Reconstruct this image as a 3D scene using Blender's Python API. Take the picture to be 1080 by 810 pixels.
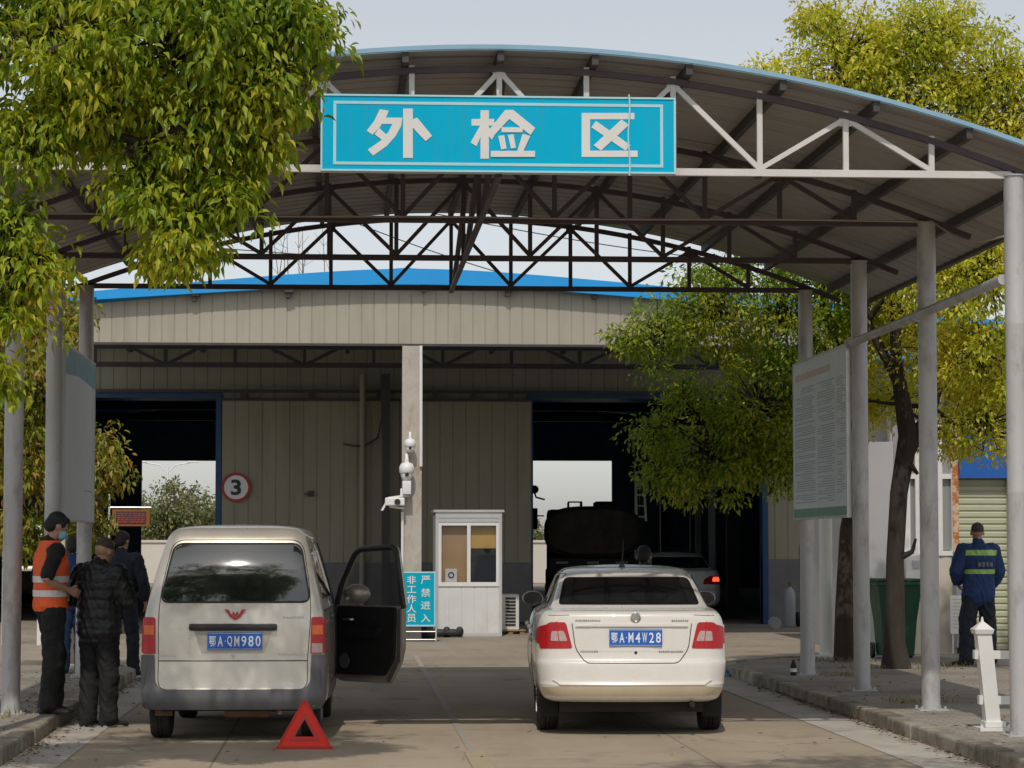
import bpy, bmesh, math, random
import numpy as np
from math import sin, cos, tan, pi, radians, sqrt, atan2, floor
from mathutils import Vector, Matrix, noise as mnoise

for o in list(bpy.data.objects):
    bpy.data.objects.remove(o, do_unlink=True)
SC = bpy.context.scene
COL = SC.collection
random.seed(11)

# ------------------------------------------------------------------ camera
F_PX, YAW, PITCH, CAM_H = 2650.0, 0.0655, 0.0632, 1.6
cam_data = bpy.data.cameras.new('camera')
cam = bpy.data.objects.new('camera', cam_data)
COL.objects.link(cam)
SC.camera = cam
cam_data.sensor_width = 36.0
cam_data.lens = 36.0 * F_PX / 1080.0
cam_data.clip_start = 0.1
cam_data.clip_end = 3000
cam.location = (0, 0, CAM_H)
cam.rotation_euler = (pi / 2 + PITCH, 0, -YAW)

# ------------------------------------------------------------------ light
SUN_DX, SUN_DY = 0.10, 0.74          # how far a shadow falls per metre of height
SUN_EL = math.atan(1.0 / math.hypot(SUN_DX, SUN_DY))
to_sun = Vector((-SUN_DX, -SUN_DY, 1.0)).normalized()
world = bpy.data.worlds.new('World')
SC.world = world
world.use_nodes = True
nt = world.node_tree
nt.nodes.clear()
w_out = nt.nodes.new('ShaderNodeOutputWorld')
w_bg = nt.nodes.new('ShaderNodeBackground')
w_sky = nt.nodes.new('ShaderNodeTexSky')
w_sky.sky_type = 'NISHITA'
w_sky.sun_disc = False
w_sky.sun_elevation = SUN_EL
w_sky.sun_rotation = math.atan2(to_sun.x, to_sun.y)
w_sky.air_density = 1.0
w_sky.dust_density = 1.2
w_sky.ozone_density = 1.0
w_hsv = nt.nodes.new('ShaderNodeHueSaturation')
w_hsv.inputs['Saturation'].default_value = 0.30
w_hsv.inputs['Value'].default_value = 1.0
nt.links.new(w_sky.outputs[0], w_hsv.inputs['Color'])
nt.links.new(w_hsv.outputs[0], w_bg.inputs[0])
w_bg.inputs[1].default_value = 0.122
nt.links.new(w_bg.outputs[0], w_out.inputs[0])

sun_data = bpy.data.lights.new('sun', 'SUN')
sun_data.energy = 2.2
sun_data.angle = radians(0.6)
sun_data.color = (1.0, 0.93, 0.84)
sun = bpy.data.objects.new('sun', sun_data)
COL.objects.link(sun)
sun.rotation_euler = to_sun.to_track_quat('Z', 'Y').to_euler()

SC.view_settings.view_transform = 'Standard'
SC.view_settings.look = 'None'
SC.view_settings.exposure = 0.0
SC.view_settings.gamma = 1.0
SC.render.engine = 'CYCLES'
SC.cycles.max_bounces = 6
SC.cycles.diffuse_bounces = 4
SC.cycles.glossy_bounces = 3
SC.cycles.transmission_bounces = 5
SC.cycles.transparent_max_bounces = 6
SC.cycles.use_denoising = True
SC.cycles.caustics_reflective = False
SC.cycles.caustics_refractive = False
SC.cycles.sample_clamp_indirect = 6.0

# ------------------------------------------------------------------ pixel to place
def ray(x, y):
    r = (x - 540) / F_PX; u = -(y - 405) / F_PX
    f = cos(PITCH) - u * sin(PITCH); v = sin(PITCH) + u * cos(PITCH)
    return r * cos(YAW) + f * sin(YAW), -r * sin(YAW) + f * cos(YAW), v
def at(x, y, Y):
    a, b, c = ray(x, y); t = Y / b
    return Vector((t * a, Y, CAM_H + t * c))
def gp(x, y, z=0.0):
    a, b, c = ray(x, y); t = (z - CAM_H) / c
    return Vector((t * a, t * b, z))

# ------------------------------------------------------------------ materials
def new_mat(name):
    m = bpy.data.materials.new(name); m.use_nodes = True
    n = m.node_tree
    return m, n, n.nodes['Principled BSDF']

def coords(n, scale=(1, 1, 1)):
    tc = n.nodes.new('ShaderNodeTexCoord'); mp = n.nodes.new('ShaderNodeMapping')
    mp.inputs['Scale'].default_value = scale
    n.links.new(tc.outputs['Object'], mp.inputs['Vector'])
    return mp.outputs['Vector']

def noise_fac(n, vec, scale, detail=6, lo=0.3, hi=0.7, rough=0.6):
    t = n.nodes.new('ShaderNodeTexNoise')
    t.inputs['Scale'].default_value = scale; t.inputs['Detail'].default_value = detail
    t.inputs['Roughness'].default_value = rough
    n.links.new(vec, t.inputs['Vector'])
    r = n.nodes.new('ShaderNodeMapRange')
    r.inputs['From Min'].default_value = lo; r.inputs['From Max'].default_value = hi
    n.links.new(t.outputs['Fac'], r.inputs['Value'])
    return r.outputs['Result']

def mixc(n, fac, a, b, mode='MIX'):
    m = n.nodes.new('ShaderNodeMix'); m.data_type = 'RGBA'; m.blend_type = mode
    for s, v in ((m.inputs[0], fac), (m.inputs[6], a), (m.inputs[7], b)):
        if isinstance(v, (int, float)): s.default_value = v
        elif isinstance(v, tuple): s.default_value = (*v[:3], 1)
        else: n.links.new(v, s)
    return m.outputs[2]

def bump(n, bsdf, height, strength, dist=0.02):
    b = n.nodes.new('ShaderNodeBump')
    b.inputs['Strength'].default_value = strength; b.inputs['Distance'].default_value = dist
    n.links.new(height, b.inputs['Height']); n.links.new(b.outputs['Normal'], bsdf.inputs['Normal'])

def mat(name, col, rough=0.6, metal=0.0, vary=0.12, scale=3.0, stretch=(1, 1, 1), dirt=None, dirt_amt=0.5,
        dirt_scale=1.5, dirt_lo=0.5, dirt_hi=0.75, bump_s=0.0, bump_scale=20, coat=0.0, emit=None, emit_s=0,
        island=0.0, spec=0.5, dirt_stretch=None):
    m, n, b = new_mat(name)
    v = coords(n, stretch)
    c0 = tuple(max(0, c * (1 - vary)) for c in col); c1 = tuple(min(1, c * (1 + vary)) for c in col)
    out = mixc(n, noise_fac(n, v, scale), c0, c1)
    if dirt:
        vd = coords(n, dirt_stretch) if dirt_stretch else v
        f = noise_fac(n, vd, dirt_scale, 9, dirt_lo, dirt_hi, 0.7)
        mul = n.nodes.new('ShaderNodeMath'); mul.operation = 'MULTIPLY'; mul.inputs[1].default_value = dirt_amt
        n.links.new(f, mul.inputs[0])
        out = mixc(n, mul.outputs[0], out, dirt)
    if island:
        g = n.nodes.new('ShaderNodeNewGeometry'); h = n.nodes.new('ShaderNodeHueSaturation')
        r = n.nodes.new('ShaderNodeMapRange'); r.inputs['To Min'].default_value = 1 - island; r.inputs['To Max'].default_value = 1 + island
        n.links.new(g.outputs['Random Per Island'], r.inputs['Value']); n.links.new(r.outputs[0], h.inputs['Value'])
        n.links.new(out, h.inputs['Color']); out = h.outputs[0]
    n.links.new(out, b.inputs['Base Color'])
    b.inputs['Metallic'].default_value = metal
    rr = n.nodes.new('ShaderNodeMapRange')
    rr.inputs['To Min'].default_value = max(0.02, rough - 0.08); rr.inputs['To Max'].default_value = min(1, rough + 0.08)
    n.links.new(noise_fac(n, v, scale * 2.3), rr.inputs['Value']); n.links.new(rr.outputs[0], b.inputs['Roughness'])
    b.inputs['Coat Weight'].default_value = coat
    b.inputs['Specular IOR Level'].default_value = spec
    if bump_s: bump(n, b, noise_fac(n, v, bump_scale, 8, 0, 1), bump_s)
    if emit:
        b.inputs['Emission Color'].default_value = (*emit, 1); b.inputs['Emission Strength'].default_value = emit_s
    return m

def glass_mat(name, tint=(0.02, 0.025, 0.028), alpha=0.9, rough=0.03, ior=1.5, through=0.95):
    """car or window glass: dark tint over what is behind, with a clear reflection"""
    m = bpy.data.materials.new(name); m.use_nodes = True; n = m.node_tree; n.nodes.clear()
    out = n.nodes.new('ShaderNodeOutputMaterial'); tr = n.nodes.new('ShaderNodeBsdfTransparent')
    df = n.nodes.new('ShaderNodeBsdfPrincipled'); gl = n.nodes.new('ShaderNodeBsdfGlossy')
    df.inputs['Base Color'].default_value = (*tint, 1); df.inputs['Roughness'].default_value = 0.3
    df.inputs['Specular IOR Level'].default_value = 0.0
    gl.inputs['Roughness'].default_value = rough
    tr.inputs[0].default_value = (through, through, through, 1)
    m1 = n.nodes.new('ShaderNodeMixShader'); m1.inputs[0].default_value = alpha
    n.links.new(tr.outputs[0], m1.inputs[1]); n.links.new(df.outputs[0], m1.inputs[2])
    fr = n.nodes.new('ShaderNodeFresnel'); fr.inputs[0].default_value = ior
    m2 = n.nodes.new('ShaderNodeMixShader')
    ge = n.nodes.new('ShaderNodeNewGeometry'); su = n.nodes.new('ShaderNodeMath'); su.operation = 'SUBTRACT'; su.inputs[0].default_value = 1.0
    mu = n.nodes.new('ShaderNodeMath'); mu.operation = 'MULTIPLY'
    n.links.new(ge.outputs['Backfacing'], su.inputs[1]); n.links.new(su.outputs[0], mu.inputs[0]); n.links.new(fr.outputs[0], mu.inputs[1])
    n.links.new(mu.outputs[0], m2.inputs[0]); n.links.new(m1.outputs[0], m2.inputs[1]); n.links.new(gl.outputs[0], m2.inputs[2])
    n.links.new(m2.outputs[0], out.inputs[0])
    return m

def leaf_mat(name, stops, trans=0.45):
    m = bpy.data.materials.new(name); m.use_nodes = True; n = m.node_tree; n.nodes.clear()
    out = n.nodes.new('ShaderNodeOutputMaterial')
    g = n.nodes.new('ShaderNodeNewGeometry'); r = n.nodes.new('ShaderNodeValToRGB')
    # clumps of young leaves: a slow noise shifts the random value of each leaf
    v = coords(n); f = noise_fac(n, v, 0.9, 3, 0.3, 0.7)
    ma = n.nodes.new('ShaderNodeMath'); ma.operation = 'MULTIPLY_ADD'; ma.inputs[1].default_value = 0.55
    mb = n.nodes.new('ShaderNodeMath'); mb.operation = 'MULTIPLY'; mb.inputs[1].default_value = 0.45
    n.links.new(f, mb.inputs[0]); n.links.new(g.outputs['Random Per Island'], ma.inputs[0]); n.links.new(mb.outputs[0], ma.inputs[2])
    n.links.new(ma.outputs[0], r.inputs[0])
    cr = r.color_ramp
    while len(cr.elements) > 1: cr.elements.remove(cr.elements[-1])
    for i, (p, c) in enumerate(stops):
        e = cr.elements[0] if i == 0 else cr.elements.new(p)
        e.position = p; e.color = (*c, 1)
    p = n.nodes.new('ShaderNodeBsdfPrincipled'); p.inputs['Roughness'].default_value = 0.42
    t = n.nodes.new('ShaderNodeBsdfTranslucent'); mx = n.nodes.new('ShaderNodeMixShader'); mx.inputs[0].default_value = trans
    n.links.new(r.outputs[0], p.inputs['Base Color']); n.links.new(mixc(n, 1.0, r.outputs[0], (1.0, 0.95, 0.55), 'MULTIPLY'), t.inputs[0])
    n.links.new(p.outputs[0], mx.inputs[1]); n.links.new(t.outputs[0], mx.inputs[2]); n.links.new(mx.outputs[0], out.inputs[0])
    return m

# ------------------------------------------------------------------ objects
def tag(o, label=None, cat=None, group=None, kind=None):
    if label: o['label'] = label
    if cat: o['category'] = cat
    if group: o['group'] = group
    if kind: o['kind'] = kind
    return o
def thing(name, loc, label, cat, rz=0.0, group=None):
    o = bpy.data.objects.new(name, None); COL.objects.link(o)
    o.empty_display_size = 0.2
    o.location = loc; o.rotation_euler = (0, 0, rz)
    return tag(o, label, cat, group)
def link_mesh(name, me, m=None, parent=None, smooth=False, angle=None):
    if m is not None and not me.materials:
        for k in (m if isinstance(m, (list, tuple)) else [m]): me.materials.append(k)
    if smooth:
        me.polygons.foreach_set('use_smooth', [True] * len(me.polygons))
        if angle: me.set_sharp_from_angle(angle=radians(angle))
    o = bpy.data.objects.new(name, me); COL.objects.link(o)
    if parent is not None: o.parent = parent
    return o

def frame_of(d):
    d = Vector(d).normalized()
    up = Vector((0, 0, 1)) if abs(d.z) < 0.95 else Vector((1, 0, 0))
    a = d.cross(up).normalized(); b = a.cross(d).normalized()
    return a, b

class MB:
    def __init__(s): s.v = []; s.f = []
    def add(s, vs, fs):
        k = len(s.v); s.v += [tuple(v) for v in vs]; s.f += [tuple(i + k for i in f) for f in fs]; return s
    def box(s, x0, x1, y0, y1, z0, z1, rz=0, pivot=None):
        vs = [(x, y, z) for z in (z0, z1) for x, y in ((x0, y0), (x1, y0), (x1, y1), (x0, y1))]
        if rz:
            px_, py_ = pivot or ((x0 + x1) / 2, (y0 + y1) / 2)
            vs = [(px_ + (x - px_) * cos(rz) - (y - py_) * sin(rz), py_ + (x - px_) * sin(rz) + (y - py_) * cos(rz), z) for x, y, z in vs]
        return s.add(vs, [(3, 2, 1, 0), (4, 5, 6, 7), (0, 1, 5, 4), (1, 2, 6, 5), (2, 3, 7, 6), (3, 0, 4, 7)])
    def cbox(s, x0, x1, y0, y1, z0, z1, c=0.01):
        """box with chamfered edges"""
        vs = []; 
        bm = bmesh.new(); bmesh.ops.create_cube(bm, size=1)
        bmesh.ops.scale(bm, vec=(x1 - x0, y1 - y0, z1 - z0), verts=bm.verts)
        bmesh.ops.translate(bm, vec=((x0 + x1) / 2, (y0 + y1) / 2, (z0 + z1) / 2), verts=bm.verts)
        bmesh.ops.bevel(bm, geom=bm.edges[:], offset=c, segments=2, affect='EDGES', profile=0.6)
        return s.addbm(bm)
    def addbm(s, bm):
        bm.verts.index_update()
        s.add([v.co[:] for v in bm.verts], [[v.index for v in f.verts] for f in bm.faces]); bm.free(); return s
    def bar(s, p0, p1, w, h=None, up=None):
        p0 = Vector(p0); p1 = Vector(p1); h = h or w
        a, b = frame_of(p1 - p0)
        vs = [p + a * (w / 2 * i) + b * (h / 2 * j) for p in (p0, p1) for i, j in ((-1, -1), (1, -1), (1, 1), (-1, 1))]
        return s.add(vs, [(3, 2, 1, 0), (4, 5, 6, 7), (0, 1, 5, 4), (1, 2, 6, 5), (2, 3, 7, 6), (3, 0, 4, 7)])
    def tube(s, pts, r, seg=10, cap=True):
        pts = [Vector(p) for p in pts]; n = len(pts)
        rs = r if isinstance(r, (list, tuple)) else [r] * n
        vs = []; a = None
        for i, p in enumerate(pts):
            d = (pts[min(i + 1, n - 1)] - pts[max(i - 1, 0)]).normalized()
            if a is None: a, b = frame_of(d)
            else:
                a = (a - d * a.dot(d)).normalized(); b = a.cross(d).normalized()
            vs += [p + (a * cos(2 * pi * k / seg) + b * sin(2 * pi * k / seg)) * rs[i] for k in range(seg)]
        fs = [(i * seg + k, i * seg + (k + 1) % seg, (i + 1) * seg + (k + 1) % seg, (i + 1) * seg + k) for i in range(n - 1) for k in range(seg)]
        if cap: fs += [tuple(range(seg - 1, -1, -1)), tuple(range((n - 1) * seg, n * seg))]
        return s.add(vs, fs)
    def lathe(s, prof, c=(0, 0, 0), axis='z', seg=24):
        vs = []
        for r, h in prof:
            for k in range(seg):
                t = 2 * pi * k / seg
                if axis == 'z': p = (c[0] + r * cos(t), c[1] + r * sin(t), c[2] + h)
                elif axis == 'x': p = (c[0] + h, c[1] + r * cos(t), c[2] + r * sin(t))
                else: p = (c[0] + r * cos(t), c[1] + h, c[2] - r * sin(t))
                vs.append(p)
        n = len(prof)
        fs = [(i * seg + k, i * seg + (k + 1) % seg, (i + 1) * seg + (k + 1) % seg, (i + 1) * seg + k) for i in range(n - 1) for k in range(seg)]
        fs += [tuple(range(seg - 1, -1, -1)), tuple(range((n - 1) * seg, n * seg))]
        return s.add(vs, fs)
    def prism(s, poly, O, U, V, t):
        """2-D outline poly in the plane (O,U,V) given the thickness t along U x V"""
        O = Vector(O); U = Vector(U); V = Vector(V); N = U.cross(V).normalized()
        n = len(poly)
        vs = [O + U * x + V * y for x, y in poly] + [O + U * x + V * y + N * t for x, y in poly]
        fs = [tuple(range(n - 1, -1, -1)), tuple(range(n, 2 * n))] + [(i, (i + 1) % n, n + (i + 1) % n, n + i) for i in range(n)]
        return s.add(vs, fs)
    def ball(s, c, rx, ry=None, rz=None, seg=16, rings=10):
        ry = ry or rx; rz = rz or rx
        vs = [(c[0], c[1], c[2] - rz)]
        for i in range(1, rings):
            a = -pi / 2 + pi * i / rings
            vs += [(c[0] + rx * cos(a) * cos(2 * pi * k / seg), c[1] + ry * cos(a) * sin(2 * pi * k / seg), c[2] + rz * sin(a)) for k in range(seg)]
        vs.append((c[0], c[1], c[2] + rz)); L = len(vs) - 1
        fs = [(0, 1 + (k + 1) % seg, 1 + k) for k in range(seg)]
        for i in range(rings - 2):
            fs += [(1 + i * seg + k, 1 + i * seg + (k + 1) % seg, 1 + (i + 1) * seg + (k + 1) % seg, 1 + (i + 1) * seg + k) for k in range(seg)]
        b = 1 + (rings - 2) * seg
        fs += [(b + k, b + (k + 1) % seg, L) for k in range(seg)]
        return s.add(vs, fs)
    def mesh(s, name='m'):
        me = bpy.data.meshes.new(name); me.from_pydata(s.v, [], s.f); me.update(); return me
    def build(s, name, m, parent=None, smooth=False, angle=40):
        me = s.mesh(name)
        bm = bmesh.new(); bm.from_mesh(me); bmesh.ops.recalc_face_normals(bm, faces=bm.faces); bm.to_mesh(me); bm.free()
        return link_mesh(name, me, m, parent, smooth, angle)

def ribbed(x0, x1, z0, z1, y, pitch=0.26, rib=0.03, depth=0.012, t=0.02, holes=(), ztop=None):
    """profiled sheet wall facing -Y, narrow grooves every pitch; ztop(x) gives a sloping top"""
    mb = MB(); xs = []
    n = max(1, round((x1 - x0) / pitch)); p = (x1 - x0) / n
    prof = []
    for i in range(n):
        a = x0 + i * p
        prof += [(a, y), (a + p - rib, y), (a + p - rib * 0.7, y + depth), (a + p - rib * 0.3, y + depth)]
    prof.append((x1, y))
    def strip(pts, za, zb):
        vs = []
        for (px_, py_) in pts: 
            top = zb if zb is not None else ztop(px_)
            vs += [(px_, py_, za), (px_, py_, top)]
        for (px_, py_) in pts:
            top = zb if zb is not None else ztop(px_)
            vs += [(px_, y + t + depth, za), (px_, y + t + depth, top)]
        k = len(pts); fs = []
        for i in range(k - 1):
            fs.append((2 * i, 2 * i + 2, 2 * i + 3, 2 * i + 1))
            fs.append((2 * k + 2 * i + 1, 2 * k + 2 * i + 3, 2 * k + 2 * i + 2, 2 * k + 2 * i))
            fs.append((2 * i + 1, 2 * i + 3, 2 * k + 2 * i + 3, 2 * k + 2 * i + 1))
            fs.append((2 * i, 2 * k + 2 * i, 2 * k + 2 * i + 2, 2 * i + 2))
        fs += [(0, 1, 2 * k + 1, 2 * k), (2 * k - 2, 4 * k - 2, 4 * k - 1, 2 * k - 1)]
        mb.add(vs, fs)
    # cut the profile at the holes
    cuts = sorted(set([x0, x1] + [h[0] for h in holes] + [h[1] for h in holes]))
    for a, b in zip(cuts[:-1], cuts[1:]):
        pts = [(a, y)] + [q for q in prof if a + 1e-4 < q[0] < b - 1e-4] + [(b, y)]
        hz = [h for h in holes if h[0] <= a + 1e-6 and h[1] >= b - 1e-6]
        if hz:
            h = hz[0]
            if h[2] > z0: strip(pts, z0, h[2])
            strip(pts, h[3], z1 if ztop is None else None)
        else: strip(pts, z0, z1 if ztop is None else None)
    return mb

def text_mesh(body, height, bold=0.0, extrude=0.002, xs=1.0, cjk=False):
    c = bpy.data.curves.new('t', 'FONT'); c.body = body; c.size = 1; c.offset = bold; c.extrude = 0; c.align_x = 'CENTER'
    c.resolution_u = 3
    o = bpy.data.objects.new('t', c); COL.objects.link(o)
    dg = bpy.context.evaluated_depsgraph_get(); me = bpy.data.meshes.new_from_object(o.evaluated_get(dg))
    bpy.data.objects.remove(o); bpy.data.curves.remove(c)
    vs = [v.co.copy() for v in me.vertices]
    x0 = min(v.x for v in vs); x1 = max(v.x for v in vs); y0 = min(v.y for v in vs); y1 = max(v.y for v in vs)
    k = height / (y1 - y0)
    bm = bmesh.new(); bm.from_mesh(me); bpy.data.meshes.remove(me)
    for v in bm.verts: v.co = Vector(((v.co.x - (x0 + x1) / 2) * k * xs, 0, (v.co.y - (y0 + y1) / 2) * k))
    r = bmesh.ops.extrude_face_region(bm, geom=bm.faces[:])
    for e in r['geom']:
        if isinstance(e, bmesh.types.BMVert): e.co.y -= extrude
    bmesh.ops.recalc_face_normals(bm, faces=bm.faces)
    return bm
def put_text(mb, body, cx, y, cz, height, bold=0.0, extrude=0.002, xs=1.0, fit=None):
    bm = text_mesh(body, height, bold, extrude, xs)
    if fit:
        w = max(v.co.x for v in bm.verts) - min(v.co.x for v in bm.verts)
        for v in bm.verts: v.co.x *= fit / w
    bmesh.ops.translate(bm, vec=(cx, y, cz), verts=bm.verts)
    mb.addbm(bm); return mb
# ------------------------------------------------------------------ palette
M = {}
M['road'] = None
def ground_mat(name, col, stain, joint=None, off=(0, 0)):
    m, n, b = new_mat(name)
    v = coords(n)
    c = mixc(n, noise_fac(n, v, 0.35, 4, 0.35, 0.65), tuple(k * 0.86 for k in col), tuple(k * 1.12 for k in col))
    vs = coords(n, (1.0, 0.16, 1.0))
    s1 = n.nodes.new('ShaderNodeMath'); s1.operation = 'MULTIPLY'; s1.inputs[1].default_value = 0.5
    n.links.new(noise_fac(n, vs, 1.3, 7, 0.48, 0.72), s1.inputs[0])
    c = mixc(n, s1.outputs[0], c, stain)
    s2 = n.nodes.new('ShaderNodeMath'); s2.operation = 'MULTIPLY'; s2.inputs[1].default_value = 0.45
    n.links.new(noise_fac(n, v, 1.9, 8, 0.56, 0.7), s2.inputs[0])
    c = mixc(n, s2.outputs[0], c, tuple(k * 0.45 for k in stain))
    s3 = n.nodes.new('ShaderNodeMath'); s3.operation = 'MULTIPLY'; s3.inputs[1].default_value = 0.5
    n.links.new(noise_fac(n, coords(n, (1, 0.8, 1)), 0.75, 4, 0.62, 0.70, 0.5), s3.inputs[0])
    c = mixc(n, s3.outputs[0], c, tuple(k * 0.35 for k in stain))
    c = mixc(n, noise_fac(n, v, 60, 3, 0.2, 0.8), mixc(n, 0.5, c, tuple(k * 0.72 for k in col)), c)
    if joint:
        br = n.nodes.new('ShaderNodeTexBrick')
        tc = n.nodes.new('ShaderNodeTexCoord'); mp = n.nodes.new('ShaderNodeMapping')
        mp.inputs['Location'].default_value = (off[0], off[1], 0)
        n.links.new(tc.outputs['Object'], mp.inputs['Vector']); n.links.new(mp.outputs[0], br.inputs['Vector'])
        br.offset = 0.0; br.inputs['Scale'].default_value = 1.0
        br.inputs['Brick Width'].default_value = joint[0]; br.inputs['Row Height'].default_value = joint[1]
        br.inputs['Mortar Size'].default_value = 0.012; br.inputs['Mortar Smooth'].default_value = 0.3
        c = mixc(n, br.outputs['Fac'], c, tuple(k * 0.55 for k in col))
    # cracks
    vo = n.nodes.new('ShaderNodeTexVoronoi'); vo.feature = 'DISTANCE_TO_EDGE'; vo.inputs['Scale'].default_value = 0.22
    wv = n.nodes.new('ShaderNodeTexNoise'); wv.inputs['Scale'].default_value = 1.3; wv.inputs['Detail'].default_value = 6
    n.links.new(v, wv.inputs['Vector'])
    ad = n.nodes.new('ShaderNodeVectorMath'); ad.operation = 'MULTIPLY_ADD'; ad.inputs[1].default_value = (1.6, 1.6, 0)
    n.links.new(wv.outputs['Color'], ad.inputs[0]); n.links.new(v, ad.inputs[2]); n.links.new(ad.outputs[0], vo.inputs['Vector'])
    cr = n.nodes.new('ShaderNodeMapRange'); cr.inputs['From Min'].default_value = 0.0; cr.inputs['From Max'].default_value = 0.004
    cr.inputs['To Min'].default_value = 0.6; cr.inputs['To Max'].default_value = 0.0
    n.links.new(vo.outputs['Distance'], cr.inputs['Value'])
    c = mixc(n, cr.outputs[0], c, tuple(k * 0.3 for k in col))
    n.links.new(c, b.inputs['Base Color']); b.inputs['Roughness'].default_value = 0.85
    b.inputs['Specular IOR Level'].default_value = 0.25
    bump(n, b, noise_fac(n, v, 45, 8, 0, 1), 0.35, 0.01)
    return m
M['road'] = ground_mat('road_concrete', (0.39, 0.325, 0.24), (0.23, 0.185, 0.13), (3.65, 5.0), (0.97, 2.0))
M['yard'] = ground_mat('yard_concrete', (0.33, 0.28, 0.215), (0.22, 0.18, 0.13), (5.0, 5.0), (1.1, 1.3))
M['earth'] = ground_mat('earth', (0.26, 0.22, 0.15), (0.14, 0.15, 0.07))
M['gutter'] = mat('gutter_concrete', (0.42, 0.385, 0.33), 0.85, vary=0.15, scale=2, dirt=(0.24, 0.2, 0.15), dirt_amt=0.7, dirt_scale=2.5, bump_s=0.3, bump_scale=40)
M['kerb'] = mat('kerb_stone', (0.38, 0.345, 0.28), 0.85, vary=0.2, scale=4, dirt=(0.15, 0.115, 0.07), dirt_amt=0.85, dirt_scale=3, dirt_lo=0.40, dirt_hi=0.62, bump_s=0.6, bump_scale=25, island=0.30)
def paver_mat():
    m, n, b = new_mat('pavement_bricks'); v = coords(n)
    br = n.nodes.new('ShaderNodeTexBrick'); n.links.new(v, br.inputs['Vector']); br.inputs['Scale'].default_value = 1.0
    br.inputs['Brick Width'].default_value = 0.2; br.inputs['Row Height'].default_value = 0.1; br.inputs['Mortar Size'].default_value = 0.006
    br.inputs['Color1'].default_value = (0.27, 0.24, 0.20, 1); br.inputs['Color2'].default_value = (0.34, 0.30, 0.25, 1); br.inputs['Mortar'].default_value = (0.13, 0.11, 0.09, 1)
    c = mixc(n, noise_fac(n, v, 1.1, 8, 0.45, 0.65), br.outputs['Color'], (0.19, 0.16, 0.12))
    n.links.new(c, b.inputs['Base Color']); b.inputs['Roughness'].default_value = 0.9
    bump(n, b, br.outputs['Fac'], -0.4, 0.01); return m
M['paver'] = paver_mat()
M['line_white'] = mat('worn_white_line', (0.35, 0.31, 0.25), 0.8, vary=0.2, scale=5, dirt=(0.33, 0.29, 0.24), dirt_amt=1, dirt_scale=2.2, dirt_lo=0.35, dirt_hi=0.6)
M['line_yellow'] = mat('worn_yellow_line', (0.40, 0.31, 0.14), 0.8, vary=0.2, scale=5, dirt=(0.34, 0.30, 0.24), dirt_amt=1, dirt_scale=6, dirt_lo=0.35, dirt_hi=0.6)

M['pole'] = mat('silver_painted_steel', (0.48, 0.475, 0.47), 0.45, 0.15, vary=0.10, scale=2.0, stretch=(1, 1, 0.4), dirt=(0.20, 0.17, 0.15), dirt_amt=0.75, dirt_scale=6, dirt_lo=0.5, dirt_hi=0.72, bump_s=0.08)
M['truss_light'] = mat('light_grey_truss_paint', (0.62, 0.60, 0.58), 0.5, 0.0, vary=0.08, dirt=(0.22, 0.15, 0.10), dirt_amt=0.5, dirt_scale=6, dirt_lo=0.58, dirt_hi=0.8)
M['truss_shaded'] = mat('shade_darkened_truss_paint', (0.075, 0.055, 0.065), 0.6, 0.0, vary=0.2, dirt=(0.13, 0.07, 0.05), dirt_amt=0.5, dirt_scale=5)  # truss paint with the shade under the roof put into its colour
M['purlin'] = mat('dark_purlin_steel', (0.06, 0.052, 0.05), 0.65, vary=0.2)
M['roof_under'] = mat('roof_sheet_underside', (0.36, 0.34, 0.325), 0.6, vary=0.10, scale=1.2, stretch=(0.3, 3, 1), dirt=(0.12, 0.09, 0.07), dirt_amt=0.6, dirt_scale=1.2)
M['roof_top'] = mat('pale_blue_roof_sheet', (0.25, 0.42, 0.56), 0.45, vary=0.08)
M['blue_roof'] = mat('bright_blue_roof_sheet', (0.008, 0.31, 0.74), 0.45, vary=0.06, scale=1.0)
M['sheet'] = mat('beige_wall_sheet', (0.29, 0.265, 0.19), 0.55, vary=0.06, scale=0.8, dirt=(0.19, 0.15, 0.10), dirt_amt=0.6, dirt_scale=0.9, dirt_stretch=(3, 3, 0.35), island=0.0)
M['fascia'] = mat('fascia_wall_sheet', (0.37, 0.34, 0.275), 0.55, vary=0.05, scale=0.7, dirt=(0.21, 0.19, 0.15), dirt_amt=0.45, dirt_scale=0.9, dirt_stretch=(4, 4, 0.4))
M['brick'] = mat('grey_rendered_wall_base', (0.16, 0.155, 0.15), 0.85, vary=0.15, scale=3, bump_s=0.3)
M['concrete'] = mat('stained_concrete', (0.44, 0.41, 0.36), 0.85, vary=0.12, scale=3, dirt=(0.36, 0.22, 0.10), dirt_amt=0.75, dirt_scale=1.6, dirt_lo=0.52, dirt_hi=0.68, dirt_stretch=(3, 3, 1), bump_s=0.3)
M['jamb_blue'] = mat('blue_door_frame', (0.012, 0.06, 0.16), 0.5, vary=0.1)
M['dark_steel'] = mat('dark_steel', (0.05, 0.048, 0.045), 0.6, vary=0.2)
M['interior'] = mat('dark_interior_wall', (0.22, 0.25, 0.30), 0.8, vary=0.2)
M['white'] = mat('white_paint', (0.72, 0.71, 0.68), 0.45, vary=0.05, dirt=(0.45, 0.40, 0.32), dirt_amt=0.4, dirt_scale=4, dirt_lo=0.55, dirt_hi=0.8)
M['white_clean'] = mat('clean_white_plastic', (0.75, 0.75, 0.74), 0.4, vary=0.04)
M['alu'] = mat('aluminium_frame', (0.62, 0.63, 0.63), 0.35, 0.4, vary=0.05)
M['booth'] = mat('booth_white_panel', (0.68, 0.68, 0.67), 0.4, vary=0.04, dirt=(0.42, 0.38, 0.32), dirt_amt=0.4, dirt_scale=2)
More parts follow.
